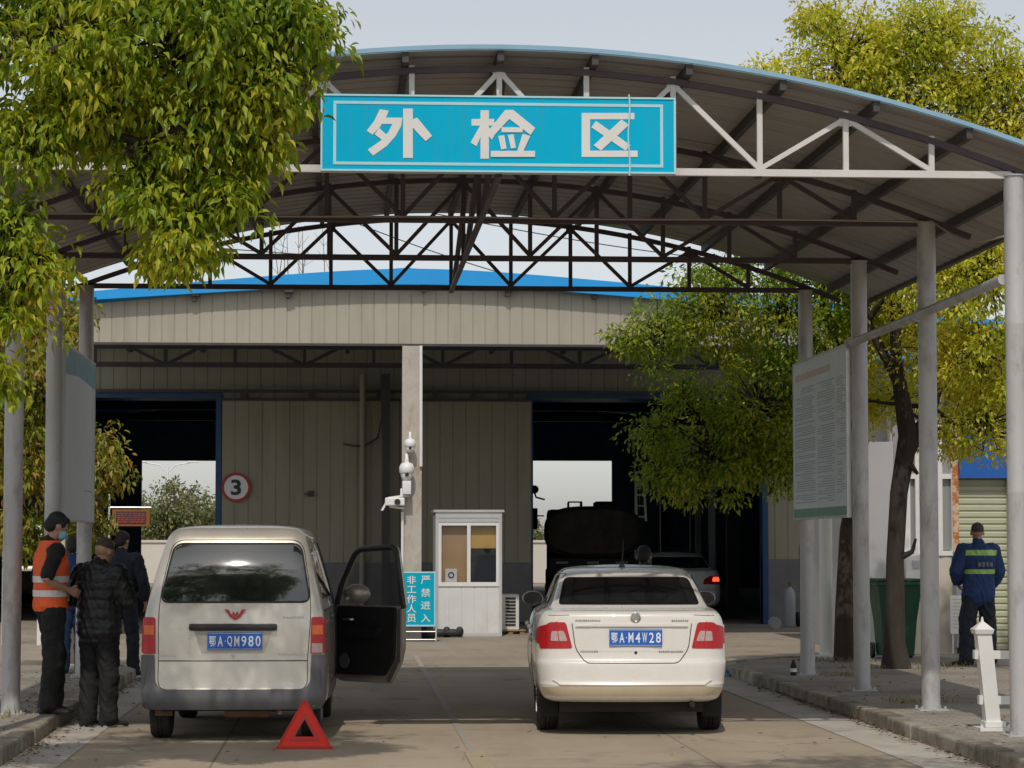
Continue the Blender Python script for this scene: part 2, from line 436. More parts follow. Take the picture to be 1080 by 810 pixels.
M['sign_blue'] = mat('cyan_blue_sign_panel', (0.0, 0.43, 0.68), 0.65, vary=0.04, scale=1, spec=0.12, dirt=(0.04, 0.33, 0.48), dirt_amt=0.6, dirt_scale=2, dirt_stretch=(5, 5, 0.6))
M['sign_blue2'] = mat('cyan_blue_sign_panel_small', (0.0, 0.37, 0.52), 0.6, vary=0.03, spec=0.15)
M['letter'] = mat('white_lettering', (0.70, 0.70, 0.68), 0.5, vary=0.05)
M['sign_line'] = mat('pale_blue_border', (0.42, 0.66, 0.72), 0.5, vary=0.05)
M['black'] = mat('black_plastic', (0.02, 0.02, 0.021), 0.5, vary=0.15)
M['rubber'] = mat('tyre_rubber', (0.022, 0.021, 0.02), 0.85, vary=0.2, dirt=(0.12, 0.10, 0.075), dirt_amt=0.5, dirt_scale=6, bump_s=0.2)
M['chrome'] = mat('chrome', (0.65, 0.65, 0.66), 0.12, 1.0, vary=0.03)
M['rim'] = mat('wheel_rim', (0.38, 0.38, 0.39), 0.35, 0.8, vary=0.08)
M['van_paint'] = mat('champagne_silver_paint', (0.56, 0.52, 0.45), 0.32, 0.45, vary=0.04, scale=1.5, coat=0.6, dirt=(0.38, 0.33, 0.26), dirt_amt=0.3, dirt_scale=1.4, dirt_lo=0.4, dirt_hi=0.9)
M['sedan_paint'] = mat('ivory_white_paint', (0.70, 0.665, 0.61), 0.28, 0.0, vary=0.03, scale=1.5, coat=0.7, dirt=(0.52, 0.45, 0.36), dirt_amt=0.2, dirt_scale=1.4, dirt_lo=0.4, dirt_hi=0.9)
M['sedan_dusty'] = mat('dusty_lower_paint', (0.60, 0.50, 0.36), 0.5, vary=0.08, scale=4)
M['grey_plastic'] = mat('grey_bumper_plastic', (0.115, 0.115, 0.12), 0.55, vary=0.08, dirt=(0.2, 0.17, 0.13), dirt_amt=0.4, dirt_scale=3)
M['under'] = mat('underbody', (0.02, 0.019, 0.018), 0.9, vary=0.2)
M['rust'] = mat('rusty_brown_metal', (0.20, 0.12, 0.07), 0.8, vary=0.3, scale=8)
M['tail_red'] = mat('red_lamp_lens', (0.42, 0.006, 0.008), 0.3, vary=0.06, coat=0.15)
M['tail_amber'] = mat('amber_lamp_lens', (0.70, 0.13, 0.015), 0.3, vary=0.05, coat=0.15)
M['tail_clear'] = mat('clear_lamp_lens', (0.46, 0.34, 0.32), 0.25, vary=0.15, scale=40, coat=0.2)
M['brake_lit'] = mat('lit_brake_lamp', (0.7, 0.02, 0.02), 0.3, emit=(1, 0.06, 0.03), emit_s=2.2)
M['plate_blue'] = mat('blue_number_plate', (0.015, 0.12, 0.50), 0.35, vary=0.03)
M['plate_white'] = mat('plate_white', (0.8, 0.82, 0.86), 0.4, vary=0.02)
M['glass'] = glass_mat('tinted_car_glass', (0.012, 0.014, 0.015), 0.97, 0.04, 2.0)
M['glass_clear'] = glass_mat('window_glass', (0.10, 0.11, 0.11), 0.06, 0.02)
M['logo_red'] = mat('red_badge', (0.45, 0.02, 0.03), 0.3, vary=0.05, coat=0.5)
M['triangle'] = mat('red_reflective_triangle', (0.80, 0.030, 0.010), 0.45, vary=0.06, spec=0.3)
M['triangle_dark'] = mat('red_triangle_edge', (0.50, 0.015, 0.01), 0.4, vary=0.06)
M['bark'] = mat('dark_tree_bark', (0.042, 0.032, 0.025), 0.95, vary=0.3, scale=9, stretch=(1, 1, 0.25), bump_s=1.0, bump_scale=16)
M['bark_pale'] = mat('pale_tree_bark', (0.20, 0.15, 0.12), 0.95, vary=0.3, scale=9, stretch=(1, 1, 0.25), bump_s=0.8, bump_scale=16)
M['leaf_near'] = leaf_mat('camphor_leaf_near', [(0.0, (0.10, 0.18, 0.02)), (0.30, (0.23, 0.35, 0.025)), (0.58, (0.41, 0.49, 0.035)), (0.82, (0.66, 0.63, 0.06)), (0.97, (0.62, 0.34, 0.08))], 0.55)
M['leaf_right'] = leaf_mat('camphor_leaf_right', [(0.0, (0.14, 0.21, 0.02)), (0.20, (0.36, 0.44, 0.035)), (0.48, (0.62, 0.63, 0.05)), (0.78, (0.86, 0.76, 0.10)), (0.96, (0.85, 0.50, 0.14))], 0.52)
M['leaf_green'] = leaf_mat('camphor_leaf_green', [(0.0, (0.08, 0.16, 0.02)), (0.30, (0.18, 0.30, 0.03)), (0.62, (0.36, 0.45, 0.04)), (0.90, (0.62, 0.58, 0.06)), (0.985, (0.65, 0.34, 0.08))], 0.5)
M['leaf_left'] = leaf_mat('young_red_green_leaf', [(0.0, (0.08, 0.13, 0.015)), (0.4, (0.24, 0.29, 0.03)), (0.7, (0.48, 0.38, 0.06)), (0.9, (0.55, 0.22, 0.07))], 0.45)
M['leaf_far'] = leaf_mat('far_pale_green_leaf', [(0.0, (0.10, 0.14, 0.05)), (0.5, (0.20, 0.23, 0.09)), (0.85, (0.33, 0.30, 0.13))], 0.4)
M['skin'] = mat('skin', (0.42, 0.25, 0.17), 0.55, vary=0.06, scale=12)
M['hair'] = mat('black_hair', (0.012, 0.010, 0.010), 0.6, vary=0.3, scale=60, bump_s=0.5, bump_scale=120)
M['hair_short'] = mat('cropped_dark_hair', (0.06, 0.045, 0.038), 0.8, vary=0.2, scale=60)
M['cloth_black'] = mat('black_cloth', (0.010, 0.010, 0.011), 0.85, vary=0.2, scale=6, bump_s=0.6, bump_scale=9)
M['down_black'] = mat('black_puffer_cloth', (0.010, 0.011, 0.013), 0.5, vary=0.2, scale=6, bump_s=0.8, bump_scale=7)
M['cloth_navy'] = mat('navy_cloth', (0.016, 0.040, 0.135), 0.85, vary=0.15, scale=6, bump_s=0.6, bump_scale=9)
M['cloth_dark_navy'] = mat('dark_navy_cloth', (0.014, 0.018, 0.030), 0.85, vary=0.15, scale=6, bump_s=0.6, bump_scale=9)
M['denim'] = mat('blue_denim', (0.035, 0.085, 0.19), 0.85, vary=0.2, scale=8, bump_s=0.6, bump_scale=9)
M['orange'] = mat('orange_vest_cloth', (0.85, 0.13, 0.03), 0.7, vary=0.08, scale=6, bump_s=0.5, bump_scale=8)
M['reflect'] = mat('reflective_white_band', (0.72, 0.70, 0.68), 0.4, vary=0.06)
M['green_band'] = mat('lime_reflective_band', (0.30, 0.50, 0.14), 0.5, vary=0.06)
M['mask'] = mat('light_blue_face_mask', (0.25, 0.58, 0.68), 0.8, vary=0.05, scale=20)
M['shoe'] = mat('dark_shoe', (0.02, 0.02, 0.02), 0.6, vary=0.2)
M['bin_green'] = mat('dark_green_bin_plastic', (0.012, 0.075, 0.04), 0.5, vary=0.1)
M['shutter'] = mat('pale_green_shutter', (0.46, 0.48, 0.34), 0.5, vary=0.05, dirt=(0.35, 0.33, 0.24), dirt_amt=0.4)
M['blue_panel'] = mat('deep_blue_panel', (0.008, 0.10, 0.40), 0.5, vary=0.05)
M['render_grey'] = mat('pale_grey_render', (0.40, 0.40, 0.41), 0.85, vary=0.08, scale=1)
M['render_cream'] = mat('cream_render', (0.60, 0.55, 0.46), 0.8, vary=0.08, scale=1.5, dirt=(0.4, 0.33, 0.25), dirt_amt=0.4)
M['rust_post'] = mat('flaking_orange_rust', (0.58, 0.44, 0.30), 0.8, vary=0.1, scale=6, dirt=(0.42, 0.13, 0.03), dirt_amt=1, dirt_scale=9, dirt_lo=0.45, dirt_hi=0.55)
M['board'] = mat('notice_board_white', (0.80, 0.87, 0.92), 0.35, vary=0.04)
M['board_grey'] = mat('grey_board_sheet', (0.76, 0.79, 0.82), 0.5, vary=0.05)
M['board_text'] = mat('grey_print', (0.44, 0.46, 0.48), 0.6, vary=0.3, scale=30)
M['board_title'] = mat('pale_red_print', (0.66, 0.52, 0.48), 0.6, vary=0.1)
M['board_green'] = mat('green_print_strip', (0.17, 0.36, 0.27), 0.6, vary=0.1)
M['led_red'] = mat('lit_red_led', (0.2, 0.01, 0.01), 0.5, emit=(1, 0.03, 0.02), emit_s=0.28)
M['led_frame'] = mat('amber_led_frame', (0.20, 0.075, 0.012), 0.6)
M['tank'] = mat('dark_tank_paint', (0.12, 0.105, 0.095), 0.62, vary=0.3, scale=5, dirt=(0.26, 0.20, 0.14), dirt_amt=0.7, dirt_scale=2.2, dirt_lo=0.42, dirt_hi=0.7)
M['far_wall'] = mat('far_white_wall', (0.62, 0.58, 0.52), 0.9, vary=0.06, scale=0.5)
M['gas_grey'] = mat('grey_cylinder_paint', (0.32, 0.33, 0.34), 0.45, vary=0.1)
M['tan_board'] = mat('tan_curtain', (0.48, 0.31, 0.15), 0.8, vary=0.08)
M['yellow_board'] = mat('yellow_curtain', (0.62, 0.40, 0.10), 0.8, vary=0.06)
M['pallet'] = mat('pallet_wood', (0.36, 0.22, 0.12), 0.9, vary=0.2, scale=8)
M['blue_litter'] = mat('blue_plastic_litter', (0.03, 0.30, 0.55), 0.3, vary=0.1)
M['dry_leaf'] = mat('dry_leaf', (0.15, 0.10, 0.055), 0.9, vary=0.2, island=0.4)
M['weed'] = mat('dry_grass_tuft', (0.22, 0.19, 0.08), 0.9, vary=0.2, island=0.3)
M['lens'] = mat('dark_lens', (0.02, 0.02, 0.025), 0.1, vary=0.05)
# ------------------------------------------------------------------ ground
def sheet(name, x0, x1, y0, y1, z, m, nx=1, ny=1, kind='structure'):
    mb = MB(); vs = [(x0 + (x1 - x0) * i / nx, y0 + (y1 - y0) * j / ny, z) for j in range(ny + 1) for i in range(nx + 1)]
    fs = [(j * (nx + 1) + i, j * (nx + 1) + i + 1, (j + 1) * (nx + 1) + i + 1, (j + 1) * (nx + 1) + i) for j in range(ny) for i in range(nx)]
    mb.add(vs, fs); o = mb.build(name, m); o['kind'] = kind; return o
sheet('ground', -900, 900, -300, 1500, -0.012, M['earth'], 8, 8)
sheet('yard', -45, 45, -12, 99, -0.004, M['yard'], 4, 4)
sheet('road', -2.48, 4.6, -12, 31.2, 0.0, M['road'], 4, 12)

# islands: outline paths of the kerb (road side), going away from the camera
def arc(cx, cy, r, a0, a1, n):
    return [(cx + r * cos(radians(a0 + (a1 - a0) * i / n)), cy + r * sin(radians(a0 + (a1 - a0) * i / n))) for i in range(n + 1)]
path_r = [(4.6, y) for y in np.arange(-12, 30.3, 0.9)] + arc(7.5, 30.4, 2.9, 180, 95, 6) + [(x, 33.3) for x in np.arange(8.1, 24, 0.9)]
path_l = [(-2.48, y) for y in np.arange(-12, 30.0, 0.9)] + arc(-3.78, 30.0, 1.3, 0, 85, 3) + [(x, 31.3) for x in np.arange(-4.6, -24, -0.9)]
def offset(path, d):
    out = []
    for i, p in enumerate(path):
        a = Vector(path[max(i - 1, 0)]); b = Vector(path[min(i + 1, len(path) - 1)])
        t = (b - a).normalized(); n = Vector((t.y, -t.x)); out.append((p[0] + n.x * d, p[1] + n.y * d))
    return out
def kerb(name, path, side):
    mb = MB(); W = 0.14; rnd = random.Random(3)
    inner = offset(path, side * W)
    for i in range(len(path) - 1):
        g = 0.012
        a, b = Vector(path[i]), Vector(path[i + 1]); c, d = Vector(inner[i]), Vector(inner[i + 1])
        L = (b - a).length; u = g / 2 / L
        a2, b2 = a.lerp(b, u), b.lerp(a, u); c2, d2 = c.lerp(d, u), d.lerp(c, u)
        h = 0.125 + rnd.uniform(-0.006, 0.008); j = rnd.uniform(-0.008, 0.008); e = 0.02
        n = ((a - c).normalized()) * 1.0
        rows = [(0.0, 0.0), (0.0, h - e), (e * 0.35, h - e * 0.3), (e, h), ]
        vs = []
        for (ins, z) in rows:
            vs += [(a2.x - n.x * (ins - j), a2.y - n.y * (ins - j), z - (0.05 if z == 0 else 0)), (b2.x - n.x * (ins - j), b2.y - n.y * (ins - j), z - (0.05 if z == 0 else 0))]
        vs += [(c2.x, c2.y, h), (d2.x, d2.y, h), (c2.x, c2.y, -0.05), (d2.x, d2.y, -0.05)]
        fs = [(2 * k, 2 * k + 1, 2 * k + 3, 2 * k + 2) for k in range(5)] + [tuple(range(0, 12, 2)), tuple(range(11, 0, -2))]
        mb.add(vs, fs)
    o = mb.build(name, M['kerb']); o['kind'] = 'structure'; return inner
def slab(name, inner, far, z, m):
    mb = MB(); n = len(inner); pts = [(p[0], p[1], z) for p in inner] + [(far, inner[-1][1], z), (far, inner[0][1], z)]
    bm = bmesh.new(); f = bm.faces.new([bm.verts.new(p) for p in pts]); bmesh.ops.triangulate(bm, faces=[f])
    mb.addbm(bm); o = mb.build(name, m); o['kind'] = 'structure'
in_r = kerb('kerb_right', path_r, 1); slab('pavement_right', in_r, 30, 0.113, M['paver'])
in_l = kerb('kerb_left', path_l, -1); slab('pavement_left', in_l, -30, 0.113, M['paver'])
def ribbon(name, path, d0, d1, z, m):
    a = offset(path, d0); b = offset(path, d1); mb = MB()
    vs = [(p[0], p[1], z) for p in a] + [(p[0], p[1], z) for p in b]; n = len(path)
    mb.add(vs, [(i, i + 1, n + i + 1, n + i) for i in range(n - 1)]); o = mb.build(name, m); o['kind'] = 'structure'
ribbon('gutter_right', path_r[:56], -0.5, -0.004, 0.004, M['gutter'])
ribbon('gutter_left', path_l[:52], 0.004, 0.42, 0.004, M['gutter'])
sheet('lane_line', 0.94, 1.01, 12, 36, 0.0042, M['line_white'], 1, 20)
for a, b in ((17.0, 19.4),):
    sheet('yellow_dash', 0.90, 1.05, a, b, 0.0085, M['line_yellow'], 1, 4)

# ------------------------------------------------------------------ arched canopy
CX, PAN, CH, XL, XR, Y0, SP = 1.1645, 0.678, 4.478, -2.92, 5.21, 19.27, 3.007
canopy = thing('arched_canopy', (CX, 23.8, 0), 'wide arched metal canopy on round silver columns spanning the road, pale blue roof edge', 'canopy')
OFF = Vector((CX, 23.8, 0))
def L(x, y, z): return (x - OFF.x, y - OFF.y, z)
def roof_z(dx): return 5.39 - 0.0424 * dx * dx
def top_z(dx): return 5.27 - 0.046 * dx * dx
# roof sheet with ribs that run across the road
mb = MB(); xs = np.linspace(-4.82, 4.82, 49); ys = []
y = 19.10
while y < 28.55:
    ys += [(y, 0.0), (y + 0.215, 0.0), (y + 0.235, 0.028), (y + 0.265, 0.028), (y + 0.285, 0.0)]; y += 0.30
nx, ny = len(xs), len(ys)
for layer, dz in ((0, 0.0), (1, -0.006)):
    mb.add([L(CX + dx, yy, roof_z(dx) + h + dz - (0.0)) for yy, h in ys for dx in xs],
           [(j * nx + i, j * nx + i + 1, (j + 1) * nx + i + 1, (j + 1) * nx + i) for j in range(ny - 1) for i in range(nx - 1)])
N = nx * ny
for i in range(nx - 1):
    mb.f.append((i, i + 1, N + i + 1, N + i)); k = (ny - 1) * nx; mb.f.append((k + i, N + k + i, N + k + i + 1, k + i + 1))
me = mb.mesh('roof')
o = link_mesh('roof', me, [M['roof_top'], M['roof_under']], canopy)
nf = (nx - 1) * (ny - 1)
me.polygons.foreach_set('material_index', [0] * nf + [1] * nf + [0] * (len(me.polygons) - 2 * nf))
# blue verge strip along the front and back of the roof
for yv in (19.06, 28.66):
    mb = MB(); pts = [L(CX + dx, yv, roof_z(dx) + 0.012) for dx in xs]
    for a, b in zip(pts[:-1], pts[1:]): mb.bar(a, b, 0.03, 0.034)
    mb.build('verge_strip', M['roof_top'], canopy)
for s in (-1, 1):
    mb = MB(); mb.box(-0.03 + s * 4.84, 0.03 + s * 4.84, 19.06 - OFF.y, 28.66 - OFF.y, roof_z(4.84) - 0.03, roof_z(4.84) + 0.02)
    mb.build('eave_strip', M['purlin'], canopy)
for k in range(-6, 7):
    dx = k * 0.73; z = roof_z(dx) - 0.055
    mb = MB(); mb.box(dx - 0.025, dx + 0.025, 19.075 - OFF.y, 28.6 - OFF.y, z - 0.035, z + 0.045)
    mb.build('purlin', M['purlin'], canopy)
def truss(i, m):
    Y = Y0 + SP * i - OFF.y; mb = MB(); w = 0.045
    mb.bar((XL - CX, Y, CH), (XR - CX, Y, CH), 0.05, 0.055)
    pts = [(dx, Y, top_z(dx)) for dx in np.linspace(-4.45, 4.45, 33)]
    m2 = mb if i else MB()
    for a, b in zip(pts[:-1], pts[1:]): m2.bar(a, b, 0.05, 0.05)
    if i == 0: m2.build('top_chord', M['truss_shaded'], canopy)  # front top chord coloured darker for the shade close to the roof
    for k in range(-5, 6): mb.bar((k * PAN, Y, CH + 0.02), (k * PAN, Y, top_z(k * PAN) + 0.04), 0.042)
    for k in (-4, -2, 0, 2, 4):
        for s in (-1, 1): mb.bar((k * PAN, Y + 0.004, top_z(k * PAN) - 0.02), ((k + s) * PAN, Y + 0.004, CH + 0.03), 0.038)
    for k in (-4, -2, 0, 2, 4): mb.box(k * PAN - 0.05, k * PAN + 0.05, Y - 0.008, Y + 0.008, top_z(k * PAN) - 0.08, top_z(k * PAN) - 0.0)
    if i == 3:   # the rear truss has a second, higher chord
        mb.bar((-2.9, Y, CH + 0.36), (2.9, Y, CH + 0.36), 0.03, 0.03)
    mb.build('truss', m, canopy)
for i in range(4): truss(i, M['truss_light'] if i == 0 else M['truss_shaded'])  # inner trusses take the copy darkened for roof shade
for i in range(4):
    for X in (XL, XR):
        Y = Y0 + SP * i - OFF.y; x = X - CX; mb = MB()
        top = CH + 0.0
        if X == XL and i == 0: pass
        mb.lathe([(0.083, 0.10), (0.083, 1.98), (0.0845, 1.99), (0.0845, 2.0), (0.083, 2.01), (0.083, 3.3), (0.0845, 3.31), (0.083, 3.32), (0.083, top - 0.01), (0.095, top - 0.01), (0.095, top)], (x, Y, 0), seg=28)
        c = mb.build('column', M['pole'], canopy, True)
        mb = MB(); mb.box(x - 0.13, x + 0.13, Y - 0.13, Y + 0.13, 0.10, 0.122)
        for a in (-1, 1):
            for b in (-1, 1): mb.lathe([(0.012, 0.122), (0.012, 0.15)], (x + a * 0.105, Y + b * 0.105, 0), seg=6)
        mb.build('base_plate', M['pole'], c)
# longitudinal ties and braces
mb = MB()
mb.bar(L(CX, Y0, CH - 0.035), L(CX, Y0 + 3 * SP, CH - 0.035), 0.045)
mb.build('tie_beam', M['truss_shaded'], canopy)
for i in (0, 1, 2):
    mb = MB()
    mb.bar(L(CX + 0.03, Y0 + SP * i + 0.05, 5.2), L(CX + 0.03, Y0 + SP * (i + 1) - 0.05, CH + 0.05), 0.05)
    mb.build('cross_brace', M['truss_shaded'], canopy)
for k in (-3, 3):
    mb = MB(); mb.bar(L(CX + k * PAN, Y0, CH - 0.03), L(CX + k * PAN, Y0 + SP, top_z(k * PAN)), 0.035); mb.build('cross_brace', M['truss_shaded'], canopy)
mb = MB(); mb.tube([L(5.12, Y0 + 0.02, 3.66), L(5.12, 25.2, 3.63)], 0.042, 14)
for yy in (Y0 + SP, Y0 + 2 * SP): mb.tube([L(5.12, yy - 0.05, 3.64), L(5.12, yy + 0.05, 3.64)], 0.055, 14)
mb.build('tie_tube', M['pole'], canopy, True)
mb = MB(); pts = [L(x, Y0 + SP - 0.10, CH + 0.01 + 0.005 * sin(x * 2)) for x in np.linspace(-2.8, 5.2, 20)]
p1 = L(5.25, Y0 + SP - 0.1, CH + 0.01); p2 = L(5.13, Y0 + 0.02, 4.0)
for t in np.linspace(0, 1, 9): pts.append((p1[0] + (p2[0] - p1[0]) * t, p1[1] + (p2[1] - p1[1]) * t, p1[2] + (p2[2] - p1[2]) * t - 0.10 * sin(pi * t)))
mb.tube(pts, 0.009, 6); mb.build('cable', mat('pale_cable', (0.38, 0.34, 0.28), 0.6), canopy)

# ------------------------------------------------------------------ hanging sign
SY = Y0 - 0.14
a, b = at(340, 100.5, SY), at(711, 182, SY)
sign = thing('hanging_sign', ((a.x + b.x) / 2, SY, b.z), 'long bright blue signboard with three white characters hung on the canopy front', 'sign')
SO = sign.location
mb = MB(); mb.box(a.x - SO.x, b.x - SO.x, 0, 0.05, 0, a.z - b.z); mb.build('panel', M['sign_blue'], sign)
w_, h_ = (b.x - a.x) / 2, a.z - b.z
mb = MB(); f = 0.012
mb.box(-w_ - f, w_ + f, -0.008, 0.052, h_ - 0.002, h_ + f); mb.box(-w_ - f, w_ + f, -0.008, 0.052, -f, 0.002)
mb.box(-w_ - f, -w_ + 0.002, -0.008, 0.052, 0.002, h_ - 0.002); mb.box(w_ - 0.002, w_ + f, -0.008, 0.052, 0.002, h_ - 0.002)
mb.build('edge_frame', M['sign_line'], sign)
mb = MB(); e = 0.085; t = 0.022
mb.box(-w_ + e, w_ - e, -0.004, 0.001, h_ - e * 0.75, h_ - e * 0.75 + t); mb.box(-w_ + e, w_ - e, -0.004, 0.001, e * 0.7 - t, e * 0.7)
mb.box(-w_ + e, -w_ + e + t, -0.003, 0.001, e * 0.7, h_ - e * 0.75); mb.box(w_ - e - t, w_ - e, -0.003, 0.001, e * 0.7, h_ - e * 0.75)
mb.build('border', M['sign_line'], sign)
GL = [[[(172, 72), (199, 76), (190, 98), (172, 126), (150, 148), (133, 136), (156, 106)],
       [(180, 97), (240, 97), (236, 122), (220, 152), (193, 182), (152, 211), (136, 193), (175, 166), (198, 140), (210, 116), (168, 116)],
       [(170, 128), (194, 150), (182, 166), (157, 147)],
       [(242, 70), (271, 70), (271, 218), (242, 218)],
       [(271, 102), (284, 97), (329, 152), (309, 168), (271, 127)]],
      [[(447, 101), (515, 101), (515, 121), (447, 121)], [(474, 75), (499, 75), (499, 220), (474, 220)],
       [(474, 119), (484, 132), (462, 183), (444, 172)], [(499, 126), (518, 146), (508, 164), (499, 152)],
       [(548, 74), (572, 74), (638, 128), (624, 149), (560, 101), (515, 150), (501, 132)],
       [(537, 126), (600, 126), (600, 141), (537, 141)],
       [(527, 152), (545, 150), (552, 190), (536, 193)], [(556, 149), (573, 147), (580, 188), (565, 190)],
       [(600, 146), (623, 152), (602, 199), (584, 197)], [(505, 197), (637, 197), (637, 215), (505, 215)]],
      [[(777, 83), (935, 83), (935, 102), (777, 102)], [(777, 83), (802, 83), (802, 215), (777, 215)],
       [(777, 196), (945, 196), (945, 215), (777, 215)], [(820, 107), (924, 180), (908, 196), (806, 126)],
       [(896, 103), (919, 119), (835, 196), (813, 180)]]]
for g in GL:
    mb = MB()
    for k, poly in enumerate(g):
        pts = []
        for zx, zy in poly:
            p = at(340 + zx / 2.842, 90 + zy / 2.842, SY); pts.append((p.x - SO.x, p.z - SO.z))
        mb.prism(pts, (0, -0.001 - k * 0.0006, 0), (1, 0, 0), (0, 0, 1), 0.002)
    mb.build('character', M['letter'], sign)
mb = MB(); p = at(663, 100, SY); q = at(663, 182, SY)
mb.tube([(p.x - SO.x + 0.006 * sin(t * 9), -0.02, h_ + 0.03 - t * (h_ + 0.06)) for t in np.linspace(0, 1, 12)], 0.007, 6)
mb.build('tied_cord', M['sign_line'], sign)

# ------------------------------------------------------------------ inspection hall
HY = 49.5
hall = thing('inspection_hall', (1, HY, 0), 'large beige metal-clad hall with two tall doorways and a blue roof', 'building')
HO = Vector((1, HY, 0))
def H(mb, name, m, smooth=False, parent=None):
    mb.v = [(x - HO.x, y - HO.y, z) for x, y, z in mb.v]
    return mb.build(name, m, parent or hall, smooth)
def gable(x, apex=7.0, k=0.082): return apex - k * abs(x - 1.14)
holeL, holeR = (-7.3, -2.57, 0, 4.44), (3.66, 8.22, 0, 4.46)
H(ribbed(-9.5, 15.0, 1.28, None, HY, 0.26, 0.03, 0.012, 0.03, [(-7.3, -2.57, 1.28, 4.44), (3.66, 8.22, 1.28, 4.46)], lambda x: gable(x) - 0.12), 'front_wall', M['sheet'])
for x0, x1 in ((-9.5, -7.3), (-2.57, 3.66), (8.22, 15.0)):
    mb = MB(); mb.box(x0, x1, HY - 0.04, HY + 0.2, 0, 1.28); H(mb, 'wall_base', M['brick'])
for (x0, x1, z0, z1) in (holeL, holeR):
    mb = MB(); w = 0.11
    mb.box(x0 - w, x0, HY - 0.06, HY + 0.3, 0, z1); mb.box(x1, x1 + w, HY - 0.06, HY + 0.3, 0, z1); mb.box(x0 - w, x1 + w, HY - 0.06, HY + 0.3, z1 + 0.002, z1 + 0.10)
    H(mb, 'door_frame', M['jamb_blue'])
# sliding doors, rails
for (x0, x1) in ((-2.44, 1.02), (1.32, 3.62)):
    o = H(ribbed(x0, x1, 1.22, 4.38, HY - 0.13, 0.26, 0.025, 0.01, 0.03), 'sliding_door', M['sheet'])
    mb = MB(); mb.box(x0, x1, HY - 0.15, HY - 0.09, 0.06, 1.22); mb.v = [(x - 1, y - HY, z) for x, y, z in mb.v]; mb.build('door_base', M['brick'], o)
    mb = MB()
    mb.box(x0 - 0.02, x1 + 0.02, HY - 0.16, HY - 0.085, 4.38, 4.43)
    for xx in np.linspace(x0 + 0.4, x1 - 0.4, 3): mb.box(xx - 0.05, xx + 0.05, HY - 0.18, HY - 0.10, 4.43, 4.56)
    mb.v = [(x - 1, y - HY, z) for x, y, z in mb.v]; mb.build('door_hanger', M['dark_steel'], o)
    if x0 < 0:
        p = at(326, 521, HY - 0.16); mb = MB(); mb.box(p.x - 0.03 - 1, p.x + 0.09 - 1, -0.19, -0.15, p.z - 0.05, p.z + 0.06); mb.box(p.x - 0.10 - 1, p.x - 1, -0.2, -0.17, p.z - 0.015, p.z + 0.015)
        mb.build('door_handle', M['dark_steel'], o)
mb = MB(); mb.box(-7.6, 8.8, HY - 0.20, HY - 0.14, 4.54, 4.60); H(mb, 'door_rail', M['dark_steel'])
mb = MB()
mb.box(0.68, 0.83, HY - 0.5, HY - 0.24, 0, 4.9)
H(mb, 'hall_pillar', M['dark_steel'])
mb = MB(); mb.tube([(0.30, HY - 0.24, 0.2), (0.30, HY - 0.24, 4.9)], 0.06, 12); H(mb, 'drain_pipe', M['sheet'], True)
mb = MB(); mb.tube([at(*p, HY - 0.26) for p in ((403, 395), (403, 440), (398, 462), (385, 470), (372, 470), (362, 468))], 0.02, 6); H(mb, 'loose_cable', M['dark_steel'])
# inside of the hall
BY = 88.0
for x0 in (-9.5, 14.8):
    mb = MB(); mb.box(x0, x0 + 0.2, HY + 0.25, BY - 0.16, 0, 6.0); H(mb, 'side_wall', M['interior'])
bl, br_ = (at(150, 486, BY), at(262, 486, BY)), (at(540, 486, BY), at(645, 486, BY))
mb = MB()
mb.prism([(-9.3, 5.6), (14.8, 5.6), (14.8, gable(14.8) - 0.15), (1.14, 6.85), (-9.3, gable(-9.3) - 0.15)], (0, BY, 0), (1, 0, 0), (0, 0, 1), 0.15)
for x0, x1, z0, z1 in ((-9.3, bl[0].x, 0, 5.6), (bl[1].x, br_[0].x, 0, 5.6), (br_[1].x, 14.8, 0, 5.6), (bl[0].x, bl[1].x, bl[0].z, 5.6), (br_[0].x, br_[1].x, br_[0].z, 5.6)):
    mb.box(x0, x1, BY - 0.15, BY, z0, z1)
H(mb, 'back_wall', M['interior'])
for Y in np.arange(HY + 5, BY - 2, 6.5):
    for X in (-2.3, 9.4):
        mb = MB(); mb.box(X - 0.15, X + 0.15, Y - 0.15, Y + 0.15, 0, 5.5); H(mb, 'inner_column', M['dark_steel'])
    mb = MB(); mb.box(-9.3, 14.8, Y - 0.1, Y + 0.1, 5.5, 5.75); H(mb, 'inner_beam', M['dark_steel'])
mb = MB(); mb.box(2.2, 2.35, HY + 0.4, BY - 0.3, 0, 5.5); H(mb, 'partition', M['interior'])
# inner equipment frames in the right bay
for (x, y, z) in ((8.1, 56, 4.2), (8.35, 60, 4.2), (7.7, 66, 4.3), (9.0, 53, 3.4)):
    mb = MB(); mb.box(x, x + 0.14, y, y + 0.14, 0, z); mb.box(x - 0.9, x, y + 0.02, y + 0.12, z - 0.12, z - 0.02); H(mb, 'equipment_frame', M['gas_grey'])
# roof of the hall
mb = MB(); pts = [(-9.9, gable(-9.9)), (1.14, gable(1.14)), (15.4, gable(15.4))]
poly = pts + [(x, z - 0.14) for x, z in reversed(pts)]
mb.prism(poly, (0, HY - 0.35, 0), (1, 0, 0), (0, 0, 1), -(BY - HY + 0.7))
H(mb, 'roof', M['blue_roof'])
